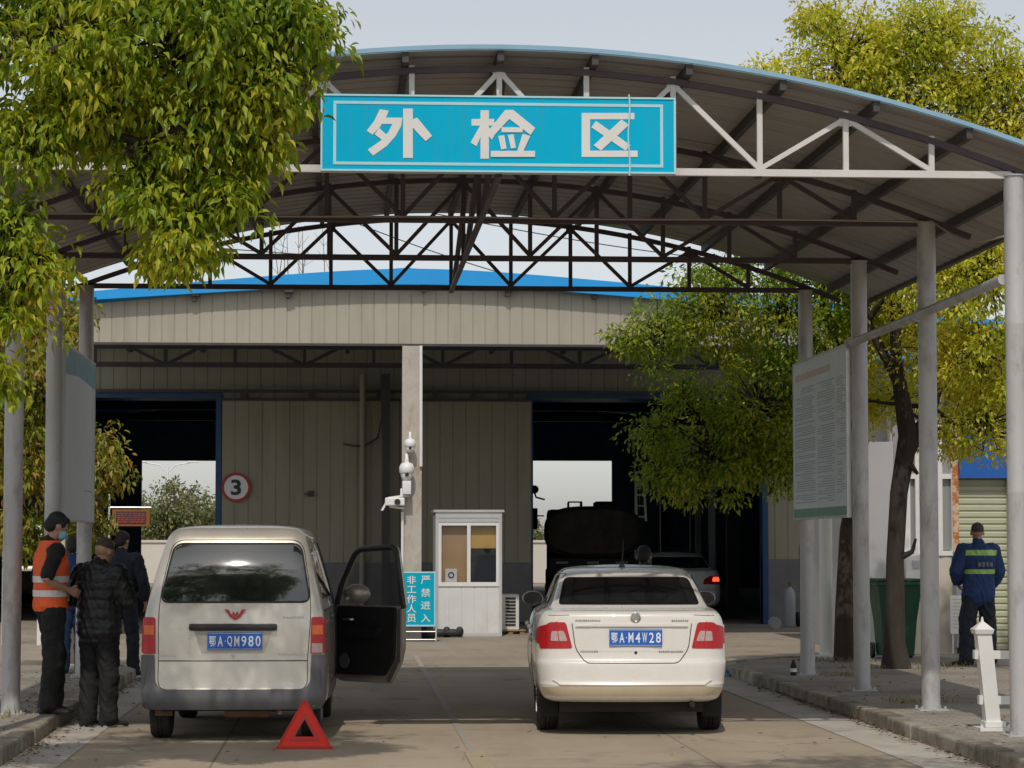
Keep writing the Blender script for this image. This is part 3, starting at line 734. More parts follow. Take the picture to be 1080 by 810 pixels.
# ---- porch in front of the hall
PY = 41.33
mb = ribbed(-4.66, 8.2, 4.88, None, PY, 0.205, 0.022, 0.010, 0.04, (), lambda x: 5.90 - 0.098 * (sqrt((x - 1.14) ** 2 + 2.4) - 1.55))
H(mb, 'porch_fascia', M['fascia'])
mb = MB(); mb.box(-4.68, 8.22, PY - 0.012, PY + 0.09, 4.84, 4.878); H(mb, 'fascia_trim', M['dark_steel'])
mb = MB()
zt = lambda x: 6.13 - (0.0935 if x < 1.14 else 0.086) * abs(x - 1.14)
zt0 = zt
zt = lambda x: 6.10 - (0.102 if x < 1.14 else 0.094) * (sqrt((x - 1.14) ** 2 + 2.4) - sqrt(2.4))
xs_ = [float(v) for v in np.linspace(-5.17, 8.8, 41)]
pts = [(x, zt(x)) for x in xs_]
def band(x): return 0.26 - 0.15 * min(1, abs(x - 1.14) / 6.3) ** 1.3 if x < 1.14 else 0.26 - 0.08 * min(1, abs(x - 1.14) / 7.6)
poly = pts + [(x, z - band(x)) for x, z in reversed(pts)]
mb.prism(poly, (0, PY - 0.22, 0), (1, 0, 0), (0, 0, 1), -0.14)
H(mb, 'roof_edge', M['blue_roof'])
mb = MB(); poly = [(x, z - 0.004) for x, z in pts] + [(x, z - 0.06) for x, z in reversed(pts)]
mb.prism(poly, (0, PY - 0.076, 0), (1, 0, 0), (0, 0, 1), -(HY - PY + 0.05)); H(mb, 'porch_roof', M['blue_roof'])
for x in (206, 305, 448, 536, 627): 
    p = at(x, 312, PY); z = zt(p.x) - (0.24 if abs(p.x - 1) < 3 else 0.17)
    mb = MB(); mb.box(p.x - 0.07, p.x + 0.07, PY - 0.2, PY - 0.01, z - 0.05, z); mb.box(p.x - 0.05, p.x + 0.02, PY - 0.16, PY - 0.01, z - 0.13, z - 0.05); H(mb, 'floodlight', M['dark_steel'])
mb = MB(); mb.box(0.90, 1.22, PY - 0.06, PY + 0.26, 0, 4.84)
pc = H(mb, 'porch_column', M['concrete'])
for X in (-4.6, 8.1):
    mb = MB(); mb.box(X - 0.1, X + 0.1, PY - 0.0, PY + 0.24, 0, 4.84); H(mb, 'porch_column', M['concrete'])
mb = MB(); p = at(444, 362, PY - 0.1); q = at(444, 492, PY - 0.1); mb.tube([(p.x, PY - 0.09, 4.84), (q.x, PY - 0.09, q.z)], 0.026, 8)
p = at(424.5, 540, PY - 0.1); mb.tube([(p.x, PY - 0.09, p.z), (p.x, PY - 0.09, 0.1)], 0.022, 8); H(mb, 'conduit', M['white_clean'], True)
def porch_truss(Y, zb, zt_, name='porch_truss'):
    mb = MB(); mb.bar((-4.6, Y, zb), (8.1, Y, zb), 0.09); mb.bar((-4.6, Y, zt_), (8.1, Y, zt_), 0.09)
    xs = np.arange(-4.6, 8.2, 1.27)
    for i, x in enumerate(xs):
        mb.bar((x, Y, zb), (x, Y, zt_), 0.06)
        if i < len(xs) - 1:
            a, b = (zb, zt_) if i % 2 else (zt_, zb); mb.bar((x, Y + 0.004, a), (xs[i + 1], Y + 0.004, b), 0.06)
    H(mb, name, M['dark_steel'])
porch_truss(43.4, 4.98, 5.45); porch_truss(46.2, 4.86, 5.5)
mb = MB()
for X in np.arange(-4.2, 8.2, 1.4): mb.box(X - 0.04, X + 0.04, PY + 0.15, HY - 0.4, 5.30, 5.38)
H(mb, 'porch_purlin', M['dark_steel'])

# ------------------------------------------------------------------ side building on the right
SBY = 35.6
side = thing('side_building', (11.5, SBY, 0), 'low pale building on the right with white frames, roller shutter and blue band', 'building')
def S(mb, name, m, parent=None, smooth=False):
    mb.v = [(x - 11.5, y - SBY, z) for x, y, z in mb.v]; return mb.build(name, m, parent or side, smooth)
xA, xB, xC, xD = at(917, 600, SBY).x, at(943, 600, SBY).x, at(1010, 600, SBY).x, at(1064, 600, SBY).x
mb = MB(); mb.box(xA, xB, SBY, SBY + 5.4, 0, 3.05); mb.box(xA + 0.012, 16.5, SBY + 0.4, SBY + 5.39, 3.052, 4.2); mb.box(xB + 0.002, 16.5, SBY + 0.402, SBY + 5.39, 0, 3.05); S(mb, 'wall', M['render_grey'])
mb = MB(); mb.box(xB, xC - 0.02, SBY, SBY + 0.4, 0, 1.42); mb.box(xB, xC - 0.02, SBY + 0.15, SBY + 0.4, 1.42, 4.2)
mb.box(xD, 16.5, SBY, SBY + 0.4, 0, 4.2); mb.box(xC - 0.02, xD, SBY, SBY + 0.4, 3.2, 4.2)
S(mb, 'front_wall', M['render_cream'])
mb = MB()
for px_ in (956, 968, 975.5, 990, 1006): x = at(px_, 500, SBY).x; mb.box(x - 0.045, x + 0.045, SBY - 0.03, SBY + 0.13, 1.42, 4.1)
for z in (1.42, 2.52, 3.4): mb.box(xB, xC - 0.04, SBY - 0.02, SBY + 0.12, z, z + 0.07)
S(mb, 'window_frame', M['white'])
mb = MB(); mb.box(xB + 0.01, xC - 0.05, SBY + 0.06, SBY + 0.08, 1.5, 4.1); S(mb, 'window_pane', glass_mat('bright_window_glass', (0.35, 0.36, 0.36), 0.75, 0.05))
mb = MB(); mb.box(xC - 0.075, xC + 0.015, SBY - 0.05, SBY + 0.02, 1.45, 3.2); S(mb, 'rusty_post', M['rust_post'])
mb = MB(); z = 0.06
prof = []
while z < 2.56: prof += [(0.0, z), (-0.02, z + 0.02), (-0.02, z + 0.07), (0.0, z + 0.09)]; z += 0.095
vs = []; 
for yy, zz in prof: vs += [(xC + 0.03, SBY + 0.12 + yy, zz), (xD + 0.6, SBY + 0.12 + yy, zz)]
mb.add(vs, [(2 * i, 2 * i + 1, 2 * i + 3, 2 * i + 2) for i in range(len(prof) - 1)])
S(mb, 'roller_shutter', M['shutter'])
mb = MB(); mb.box(xC + 0.02, 16.4, SBY - 0.08, SBY - 0.002, 2.53, 3.15); S(mb, 'blue_band', M['blue_panel'])
mb = MB(); mb.box(xC - 0.09, xC + 0.14, SBY - 0.28, SBY - 0.02, 1.33, 1.42); S(mb, 'blue_ledge', M['sign_blue2'])
mb = MB(); mb.box(xC - 0.08, xC + 0.13, SBY - 0.25, SBY - 0.02, 0.12, 1.33); S(mb, 'meter_cupboard', M['render_grey'])
mb = MB(); mb.box(xA - 0.3, 16.8, SBY - 0.6, SBY + 5.7, 4.202, 4.3); S(mb, 'roof', M['blue_roof'])
# ------------------------------------------------------------------ car builder
class Shell:
    """body given by levels (z, y_rear, y_front, half width, rear corner radius, front corner radius)"""
    def __init__(s, levels, bow_r=0.05, bow_f=0.10, kb=0.03):
        s.lv = np.array(levels, float); s.bow_r, s.bow_f, s.kb = bow_r, bow_f, kb
        n = len(s.lv); t = np.arange(n); d = np.diff(s.lv, axis=0); m = np.zeros_like(s.lv)
        for j in range(s.lv.shape[1]):
            for i in range(1, n - 1):
                a, b = d[i - 1, j], d[i, j]; m[i, j] = 0 if a * b <= 0 else 2 * a * b / (a + b)
            m[0, j] = d[0, j]; m[-1, j] = d[-1, j]
        s.m = m
    def level(s, t):
        i = min(int(t), len(s.lv) - 2); u = t - i
        h00 = 2*u**3 - 3*u*u + 1; h10 = u**3 - 2*u*u + u; h01 = -2*u**3 + 3*u*u; h11 = u**3 - u*u
        return h00 * s.lv[i] + h10 * s.m[i] + h01 * s.lv[i + 1] + h11 * s.m[i + 1]
    def t_of_z(s, z):
        a, b = 0.0, len(s.lv) - 1.0
        for _ in range(36):
            c = (a + b) / 2
            if s.level(c)[0] < z: a = c
            else: b = c
        return (a + b) / 2
    def fin(s, x, y, L):
        z, yr, yf, w, cr, cf = L
        u = (x / w) ** 2; k = (y - yr) / max(yf - yr, 1e-3)
        y2 = y + s.bow_r * u * max(0, 1 - k * 2.5) - s.bow_f * u * max(0, (k - 0.6) / 0.4)
        x2 = x * (1 + s.kb * (1 - (2 * k - 1) ** 2))
        return Vector((x2, y2, z))
    def ring(s, t, nr=10, nc=6, ns=26):
        L = s.level(t); z, yr, yf, w, cr, cf = L; pts = []
        for i in range(nr): pts.append(((w - cr) * i / nr, yr))
        for i in range(nc): a = pi / 2 * i / nc; pts.append((w - cr + cr * sin(a), yr + cr * (1 - cos(a))))
        for i in range(ns): pts.append((w, yr + cr + (yf - cf - yr - cr) * i / ns))
        for i in range(nc): a = pi / 2 * i / nc; pts.append((w - cf + cf * cos(a), yf - cf + cf * sin(a)))
        for i in range(nr + 1): pts.append(((w - cf) * (1 - i / nr), yf))
        full = pts + [(-x, y) for x, y in pts[-2:0:-1]]
        return [s.fin(x, y, L) for x, y in full]
    def mesh(s, name, sub=5):
        mb = MB(); n = len(s.lv); ts = [i / sub for i in range((n - 1) * sub + 1)]
        rings = [s.ring(t) for t in ts]; k = len(rings[0])
        for r in rings: mb.v += [tuple(p) for p in r]
        for i in range(len(rings) - 1):
            for j in range(k): mb.f.append((i * k + j, i * k + (j + 1) % k, (i + 1) * k + (j + 1) % k, (i + 1) * k + j))
        # closing lid: shrink the last ring to a middle line
        L = s.level(ts[-1]); base = (len(rings) - 1) * k; prev = base
        last = rings[-1]; cy = sum(p.y for p in last) / k
        for q, dz in ((0.75, 0.008), (0.45, 0.014), (0.15, 0.017)):
            st = len(mb.v); mb.v += [(p.x * q, cy + (p.y - cy) * (0.5 + 0.5 * q) , p.z + dz) for p in last]
            for j in range(k): mb.f.append((prev + j, prev + (j + 1) % k, st + (j + 1) % k, st + j))
            prev = st
        mb.f.append(tuple(range(prev, prev + k))); mb.f.append(tuple(range(k - 1, -1, -1)))
        me = mb.mesh(name); bm = bmesh.new(); bm.from_mesh(me); bmesh.ops.recalc_face_normals(bm, faces=bm.faces); bm.to_mesh(me); bm.free()
        return me
    def rear(s, x, z):
        L = s.level(s.t_of_z(z)); _, yr, yf, w, cr, cf = L; ax = min(abs(x), w - 0.004)
        y = yr if ax <= w - cr else yr + cr - sqrt(max(0, cr * cr - (ax - (w - cr)) ** 2))
        return s.fin(math.copysign(ax, x), y, L)
    def side(s, y, z, sg=1):
        L = s.level(s.t_of_z(z)); _, yr, yf, w, cr, cf = L
        yy = y; x = w
        if y < yr + cr: q = max(0, min(1, (yr + cr - y) / cr)); x = w - cr + cr * sqrt(max(0, 1 - q * q))
        if y > yf - cf: q = max(0, min(1, (y - yf + cf) / cf)); x = w - cf + cf * sqrt(max(0, 1 - q * q))
        return s.fin(sg * x, max(yr + 0.01, min(yf - 0.01, yy)), L)
    def map(s, face, u, v):
        if face == 'rear': return s.rear(u, v)
        return s.side(u, v, 1 if face == 'right' else -1)
    def normal(s, face, u, v):
        e = 0.01; p = s.map(face, u, v); a = s.map(face, u + e, v) - s.map(face, u - e, v); b = s.map(face, u, v + e) - s.map(face, u, v - e)
        n = a.cross(b)
        if n.length < 1e-9: n = Vector((0, -1, 0)) if face == 'rear' else Vector((1 if face == 'right' else -1, 0, 0))
        n.normalize()
        ref = Vector((0, -1, 0.2)) if face == 'rear' else Vector((1 if face == 'right' else -1, 0, 0.1))
        return n if n.dot(ref) > 0 else -n
    def patch(s, face, poly, off=0.004, thick=0.02, step=0.045):
        bm = bmesh.new(); vs = [bm.verts.new((x, y, 0)) for x, y in poly]; bm.faces.new(vs)
        x0 = min(p[0] for p in poly); x1 = max(p[0] for p in poly); y0 = min(p[1] for p in poly); y1 = max(p[1] for p in poly)
        for ax, a, b in ((0, x0, x1), (1, y0, y1)):
            c = a + step
            while c < b - 1e-3:
                no = (1, 0, 0) if ax == 0 else (0, 1, 0); co = (c, 0, 0) if ax == 0 else (0, c, 0)
                bmesh.ops.bisect_plane(bm, geom=bm.verts[:] + bm.edges[:] + bm.faces[:], plane_co=co, plane_no=no, dist=1e-5); c += step
        nn = {}
        for v in bm.verts:
            u, w = v.co.x, v.co.y; nrm = s.normal(face, u, w); nn[v] = nrm; v.co = s.map(face, u, w) + nrm * off
        bed = [e for e in bm.edges if len(e.link_faces) == 1]
        r = bmesh.ops.extrude_edge_only(bm, edges=bed)
        bm.normal_update()
        new = [g for g in r['geom'] if isinstance(g, bmesh.types.BMVert)]
        old = {tuple(round(c, 6) for c in v.co): nn[v] for v in nn}
        for v in new:
            k = tuple(round(c, 6) for c in v.co)
            if k in old: v.co -= old[k] * thick
        mb = MB(); mb.addbm(bm); return mb
    def line(s, face, pts, r=0.0035, off=0.0, closed=False):
        out = []
        P = list(pts) + ([pts[0]] if closed else [])
        for (a, b), (c, d) in zip(P[:-1], P[1:]):
            n = max(2, int(math.hypot(c - a, d - b) / 0.04))
            for i in range(n): t = i / n; out.append(s.map(face, a + (c - a) * t, b + (d - b) * t) + s.normal(face, a + (c - a) * t, b + (d - b) * t) * off)
        out.append(s.map(face, *P[-1]) + s.normal(face, *P[-1]) * off)
        mb = MB(); mb.tube(out, r, 6); return mb

def rpoly(pts, r, n=5):
    out = []; k = len(pts)
    for i in range(k):
        p0, p, p1 = Vector(pts[i - 1]), Vector(pts[i]), Vector(pts[(i + 1) % k])
        a = (p0 - p); b = (p1 - p); q = r[i] if isinstance(r, (list, tuple)) else r
        q = min(q, a.length * 0.45, b.length * 0.45); s_, e = p + a.normalized() * q, p + b.normalized() * q
        for j in range(n + 1):
            t = j / n; out.append(tuple(s_ * (1 - t) ** 2 + p * 2 * t * (1 - t) + e * t * t))
    return out
def mirror(pts): return [(-x, y) for x, y in reversed(pts)]

def body_from(shell, name, m, parent, arches, ar, under_z=None):
    me = shell.mesh(name); o = link_mesh(name, me)
    cut = MB()
    for y in arches:
        for sx in (-1, 1): cut.lathe([(ar, 0.0), (ar, 0.34)], (sx * 0.71 - 0.17 + (0.06 if sx > 0 else -0.06), y, ar * 0.98), axis='x', seg=32)
    cm = cut.mesh('c'); bm = bmesh.new(); bm.from_mesh(cm); bmesh.ops.recalc_face_normals(bm, faces=bm.faces); bm.to_mesh(cm); bm.free()
    co = bpy.data.objects.new('c', cm); COL.objects.link(co)
    md = o.modifiers.new('b', 'BOOLEAN'); md.operation = 'DIFFERENCE'; md.object = co; md.solver = 'EXACT'
    dg = bpy.context.evaluated_depsgraph_get(); me2 = bpy.data.meshes.new_from_object(o.evaluated_get(dg))
    bpy.data.objects.remove(o); bpy.data.objects.remove(co)
    me2.materials.clear(); me2.materials.append(m); me2.name = name
    me2.polygons.foreach_set('use_smooth', [True] * len(me2.polygons)); me2.set_sharp_from_angle(angle=radians(42))
    o = bpy.data.objects.new(name, me2); COL.objects.link(o); o.parent = parent
    return o

def wheel(parent, x, y, R, w, sg):
    """a wheel: tyre (> rim)"""
    h = w / 2
    prof = [(R * 0.62, -h * 0.85), (R * 0.80, -h), (R * 0.93, -h * 0.97), (R * 0.985, -h * 0.80), (R, -h * 0.6), (R, -h * 0.22), (R * 0.975, -h * 0.2), (R * 0.975, -h * 0.14), (R, -h * 0.12),
            (R, h * 0.12), (R * 0.975, h * 0.14), (R * 0.975, h * 0.2), (R, h * 0.22), (R, h * 0.6), (R * 0.985, h * 0.80), (R * 0.93, h * 0.97), (R * 0.80, h), (R * 0.62, h * 0.85)]
    mb = MB(); mb.lathe(prof, (x, y, R), 'x', 40); ty = mb.build('wheel', M['rubber'], parent, True, 50)
    mb = MB(); f = sg * h
    mb.lathe([(R * 0.64, f * 0.80), (R * 0.64, f * 0.95), (R * 0.60, f * 0.95), (R * 0.58, f * 0.55)] if sg > 0 else [(R * 0.58, f * 0.55), (R * 0.60, f * 0.95), (R * 0.64, f * 0.95), (R * 0.64, f * 0.80)], (x, y, R), 'x', 32)
    mb.lathe([(R * 0.14, min(f * .5, f * .93)), (R * 0.14, max(f * .5, f * .93))], (x, y, R), 'x', 16)
    for k in range(5):
        a = 2 * pi * k / 5 + 0.3
        mb.bar((x + f * 0.8, y + R * 0.1 * cos(a), R + R * 0.1 * sin(a)), (x + f * 0.8, y + R * 0.6 * cos(a), R + R * 0.6 * sin(a)), 0.05, 0.02)
    mb.build('rim', M['rim'], ty, True, 40)

def plate(parent, cx, y, cz, body, first='鄂', tilt=0.0):
    mb = MB(); mb.cbox(cx - 0.22, cx + 0.22, y - 0.008, y, cz - 0.07, cz + 0.07, 0.004); p = mb.build('number_plate', M['plate_blue'], parent)
    mb = MB(); put_text(mb, first, cx - 0.178, y - 0.009, cz, 0.082, 0.012, 0.0015, 0.62)
    chars = body; xs = [-0.115] + [-0.040 + 0.057 * i for i in range(5)]
    for ch, x in zip(chars, xs): put_text(mb, ch, cx + x, y - 0.009, cz, 0.085, 0.012, 0.0015, fit=0.041)
    mb.box(cx - 0.081, cx - 0.073, y - 0.0105, y - 0.009, cz - 0.004, cz + 0.004)
    mb.build('lettering', M['plate_white'], p)
    mb = MB()
    for z0, z1 in ((cz + 0.062, cz + 0.0645), (cz - 0.0645, cz - 0.062)): mb.box(cx - 0.212, cx + 0.212, y - 0.0105, y - 0.008, z0, z1)
    mb.build('plate_border', M['plate_white'], p)

# ------------------------------------------------------------------ silver minivan
van = thing('minivan', (-0.915, 20.42, 0), 'champagne silver minivan with its front passenger door open', 'van', radians(-1.5))
VL = [(0.26, 0.06, 3.66, 0.66, 0.10, 0.2), (0.29, 0.01, 3.70, 0.715, 0.12, 0.25), (0.40, 0.0, 3.72, 0.73, 0.10, 0.3), (0.425, 0.02, 3.72, 0.73, 0.09, 0.3), (0.66, 0.045, 3.70, 0.735, 0.08, 0.3),
      (0.90, 0.06, 3.62, 0.73, 0.08, 0.3), (1.02, 0.075, 3.50, 0.72, 0.085, 0.3), (1.12, 0.10, 3.36, 0.70, 0.09, 0.25), (1.35, 0.175, 3.08, 0.645, 0.09, 0.2), (1.56, 0.285, 2.84, 0.59, 0.09, 0.2),
      (1.66, 0.35, 2.70, 0.555, 0.10, 0.2), (1.715, 0.42, 2.60, 0.50, 0.12, 0.2), (1.738, 0.56, 2.42, 0.42, 0.12, 0.2)]
vs_ = Shell(VL, 0.03, 0.10, 0.03)
body = body_from(vs_, 'body', M['van_paint'], van, (0.58, 3.0), 0.33)
V = lambda px_, py_: (0, 0)
def vp(x, y, dy=20.42):
    p = at(x, y, dy); return (p.x + 0.915, p.z)
# rear window
vs_.patch('rear', rpoly([(-0.585, 1.13), (0.61, 1.13), (0.525, 1.585), (-0.49, 1.585)], [0.07, 0.07, 0.08, 0.08]), 0.003, 0.012).build('rear_window', M['glass'], van, True, 30)
vs_.line('rear', rpoly([(-0.592, 1.122), (0.617, 1.122), (0.532, 1.594), (-0.497, 1.594)], [0.07, 0.07, 0.08, 0.08]), 0.009, 0.0, True).build('window_seal', M['black'], van, True)
# tailgate outline and the lower crease
vs_.line('rear', rpoly([(-0.60, 0.42), (0.60, 0.42), (0.60, 0.66), (0.632, 1.12), (0.545, 1.625), (-0.51, 1.625), (-0.607, 1.12), (-0.60, 0.66)], [0.08, 0.08, 0.02, 0.3, 0.1, 0.1, 0.3, 0.02]), 0.0035, 0.0, True).build('panel_gap', M['black'], van)
vs_.line('rear', [(-0.60, 0.652), (0.60, 0.652)], 0.006, -0.002).build('panel_gap', M['grey_plastic'], van)
# lower pillars and bumper in grey plastic
vs_.patch('rear', rpoly([(-0.722, 0.275), (0.722, 0.275), (0.722, 0.70), (0.632, 0.70), (0.622, 0.47), (0.56, 0.415), (-0.56, 0.415), (-0.622, 0.47), (-0.632, 0.70), (-0.722, 0.70)], [0.04, 0.04, 0.01, 0.01, 0.05, 0.05, 0.05, 0.05, 0.01, 0.01]), 0.016, 0.03).build('rear_bumper', M['grey_plastic'], van, True, 35)
for sg, nm in ((1, 'right'), (-1, 'left')):
    vs_.patch(nm, [(0.05, 0.28), (0.24, 0.28), (0.26, 0.5), (0.20, 0.69), (0.05, 0.69)], 0.014, 0.02).build('bumper_corner', M['grey_plastic'], van, True, 35)
# tail lights: red, amber, clear
for sg in (-1, 1):
    f = (lambda P: P) if sg > 0 else mirror
    a = vs_.patch('rear', rpoly(f([(0.622, 0.705), (0.715, 0.705), (0.715, 1.00), (0.628, 1.00)]), 0.018), 0.014, 0.03).build('tail_light', M['tail_red'], van, True, 35)
    vs_.patch('rear', f([(0.634, 0.86), (0.708, 0.86), (0.708, 0.935), (0.636, 0.935)]), 0.017, 0.01).build('indicator_lens', M['tail_amber'], a)
    if sg > 0: vs_.patch('rear', f([(0.632, 0.715), (0.708, 0.715), (0.708, 0.79), (0.633, 0.79)]), 0.017, 0.01).build('reversing_lens', M['tail_clear'], a)
    vs_.patch('right' if sg > 0 else 'left', [(0.05, 0.715), (0.17, 0.715), (0.15, 0.99), (0.06, 0.99)], 0.010, 0.02).build('side_lens', M['tail_red'], a)
# plate recess, garnish bar, plate
vs_.patch('rear', rpoly([(-0.25, 0.715), (0.25, 0.715), (0.32, 0.91), (-0.32, 0.91)], 0.02), 0.006, 0.012).build('plate_recess', mat('recess_paint', (0.42, 0.39, 0.34), 0.4, 0.3), van, True, 35)
mb = MB(); y = vs_.rear(0, 0.93).y; mb.cbox(-0.355, 0.355, y - 0.045, y + 0.02, 0.895, 0.95, 0.018); mb.build('garnish_bar', M['black'], van, True, 40)
plate(van, 0.015, vs_.rear(0, 0.81).y - 0.014, 0.81, 'AQM980')
mb = MB(); mb.lathe([(0.012, -0.02), (0.014, 0.0)], (0.0, vs_.rear(0, 0.695).y, 0.695), 'y', 12); mb.build('lock', M['chrome'], van)
# the red winged badge
mb = MB(); by = vs_.rear(0, 1.02).y - 0.008
W_ = [(-0.088, 0.040), (-0.040, 0.034), (-0.024, -0.010), (-0.002, -0.036), (-0.010, 0.004), (-0.022, 0.020), (-0.012, -0.006), (-0.046, -0.014), (-0.066, 0.016)]
W_ = [(-0.088, 0.042), (-0.052, 0.038), (-0.034, 0.004), (0.0, -0.022), (0.0, -0.048), (-0.040, -0.024), (-0.064, 0.012)]
W2 = [(-0.016, 0.026), (0.0, 0.000), (0.0, -0.016), (-0.026, 0.004)]
for k, pl in enumerate((W_, W2, [(-x, z) for x, z in reversed(W_)], [(-x, z) for x, z in reversed(W2)])):
    mb.prism(pl, (0.015, by - k * 0.0007, 1.025), (1, 0, 0), (0, 0, 1), 0.006)
mb.build('badge', M['logo_red'], van)
mb = MB()
rnd = random.Random(5)
for (x0, x1, z) in ((-0.60, -0.45, 0.695), (0.37, 0.59, 0.705), (0.40, 0.56, 1.0)):
    x = x0
    while x < x1:
        w = rnd.uniform(0.008, 0.02); p = vs_.rear(x, z); mb.box(x, x + w, p.y - 0.006, p.y + 0.004, z - 0.007, z + rnd.uniform(0.004, 0.009)); x += w + 0.006
mb.build('chrome_script', M['chrome'], van)
# side windows, sliding door lines, dark opening of the front door
for nm in ('right', 'left'):
    for poly in ([(0.42, 1.14), (1.12, 1.14), (1.12, 1.55), (0.55, 1.55)], [(1.2, 1.14), (2.05, 1.14), (2.05, 1.55), (1.2, 1.55)]) + (([(2.15, 1.14), (2.95, 1.14), (2.72, 1.53), (2.15, 1.53)],) if nm == 'left' else ()):
        vs_.patch(nm, rpoly(poly, 0.05), 0.004, 0.01).build('side_window', M['glass'], van, True, 30)
    vs_.line(nm, rpoly([(1.15, 0.36), (2.1, 0.36), (2.1, 1.6), (1.15, 1.6)], 0.06), 0.004, 0, True).build('panel_gap', M['black'], van)
    vs_.line(nm, [(0.3, 1.05), (2.1, 1.05)], 0.010, 0.002).build('slide_rail', M['black'], van)
    vs_.patch(nm, [(0.95, 0.30), (2.62, 0.30), (2.62, 0.42), (0.95, 0.42)], 0.012, 0.02).build('sill_cladding', M['grey_plastic'], van)
vs_.patch('right', rpoly([(2.16, 0.40), (3.15, 0.40), (3.2, 1.0), (2.72, 1.6), (2.16, 1.6)], 0.05), 0.004, 0.02).build('door_opening', M['cloth_black'], van)
mb = MB(); p = vs_.side(1.3, 0.98); mb.cbox(p.x, p.x + 0.03, 1.22, 1.42, 0.95, 0.99, 0.01); mb.build('handle', M['black'], van)
# the open front door: hinge line at the front, swung out
ang = radians(43); hx, hy = 0.735, 3.02
U = Vector((sin(ang), -cos(ang), 0)); Nn = Vector((0, 0, 1)).cross(U)   # Nn points outwards, away from the cabin
def door_part(name, poly, o0, th, m, par, r=0.03):
    mb = MB(); mb.prism(rpoly(poly, r), Vector((hx, hy, 0)) + Nn * o0, U, (0, 0, 1), th); return mb.build(name, m, par, False)
dlow = [(0.0, 0.36), (0.10, 0.33), (0.72, 0.33), (0.86, 0.52), (0.90, 0.66), (0.90, 1.03), (0.0, 1.03)]
door = door_part('front_door', dlow, 0.055, 0.055, M['van_paint'], van)
door_part('inner_trim', [(0.05, 0.40), (0.70, 0.40), (0.82, 0.56), (0.84, 1.02), (0.05, 1.02)], -0.0005, 0.03, M['cloth_black'], door)
door_part('door_edge', [(0.70, 0.36), (0.745, 0.34), (0.885, 0.54), (0.885, 1.0), (0.85, 1.0), (0.84, 0.58)], -0.0005, 0.006, M['grey_plastic'], door, 0.01)
mb = MB(); fp = rpoly([(0.0, 1.03), (0.06, 1.22), (0.27, 1.54), (0.80, 1.565), (0.905, 1.03)], [0.01, 0.05, 0.1, 0.07, 0.01])
mb.tube([Vector((hx, hy, 0)) + Nn * 0.015 + U * a + Vector((0, 0, b)) for a, b in fp], 0.026, 8); mb.build('window_frame', M['black'], door, True)
mb = MB(); mb.tube([Vector((hx, hy, 0)) + Nn * 0.045 + U * a + Vector((0, 0, b)) for a, b in fp], 0.020, 8); mb.build('window_frame', M['van_paint'], door, True)
door_part('window_pane', [(0.02, 1.03), (0.08, 1.22), (0.28, 1.52), (0.78, 1.545), (0.88, 1.03)], 0.016, 0.006, M['glass_clear'], door)
mb = MB(); mb.lathe([(0.07, 0.0), (0.07, 0.012)], (0, 0, 0), 'y', 20); q_ = Vector((hx, hy, 0.52)) + U * 0.16 - Nn * 0.035
mb.v = [tuple(q_ + U * x + Nn * y + Vector((0, 0, z))) for x, y, z in mb.v]; mb.build('speaker', M['grey_plastic'], door, True)
mb = MB(); mb.tube([Vector((hx, hy, 0.90)) + U * a - Nn * b for a, b in ((0.16, .03), (0.17, .055), (0.27, .055), (0.28, .03))], 0.012, 8); mb.build('inner_handle', M['rim'], door, True)
door_part('armrest', [(0.2, 0.74), (0.62, 0.74), (0.66, 0.83), (0.2, 0.83)], -0.031, 0.035, M['black'], door, 0.02)
mb = MB(); mc = Vector((hx, hy, 1.13)) + U * 0.14 + Nn * 0.14
mb.ball(mc, 0.125, 0.07, 0.09); mb.tube([Vector((hx, hy, 1.08)) + U * 0.10 + Nn * 0.03, mc], 0.02, 8); mm = mb.build('wing_mirror', M['van_paint'], door, True, 60)
# wheels and underside
for y in (0.58, 3.0):
    for sg in (-1, 1): wheel(van, sg * 0.615, y, 0.285, 0.165, sg)
mb = MB(); mb.box(-0.58, 0.58, 0.2, 3.5, 0.24, 0.34); mb.tube([(-0.55, 0.58, 0.28), (0.55, 0.58, 0.28)], 0.045, 10); mb.ball((0, 0.58, 0.28), 0.11)
mb.box(-0.60, -0.56, 0.3, 1.1, 0.2, 0.26); mb.box(0.56, 0.60, 0.3, 1.1, 0.2, 0.26); mb.build('chassis', M['under'], van)
mb = MB(); mb.lathe([(0.075, -0.18), (0.08, -0.15), (0.08, 0.15), (0.075, 0.18)], (0.10, 0.34, 0.255), 'x', 16); mb.tube([(0.26, 0.34, 0.25), (0.36, 0.2, 0.24), (0.38, 0.05, 0.24)], 0.02, 8); mb.build('exhaust', M['rust'], van, True)
for x_ in (-0.64, 0.50):
    mb = MB(); mb.box(x_, x_ + 0.14, 0.24, 0.27, 0.2, 0.30); mb.build('mud_flap', M['rust'], van)

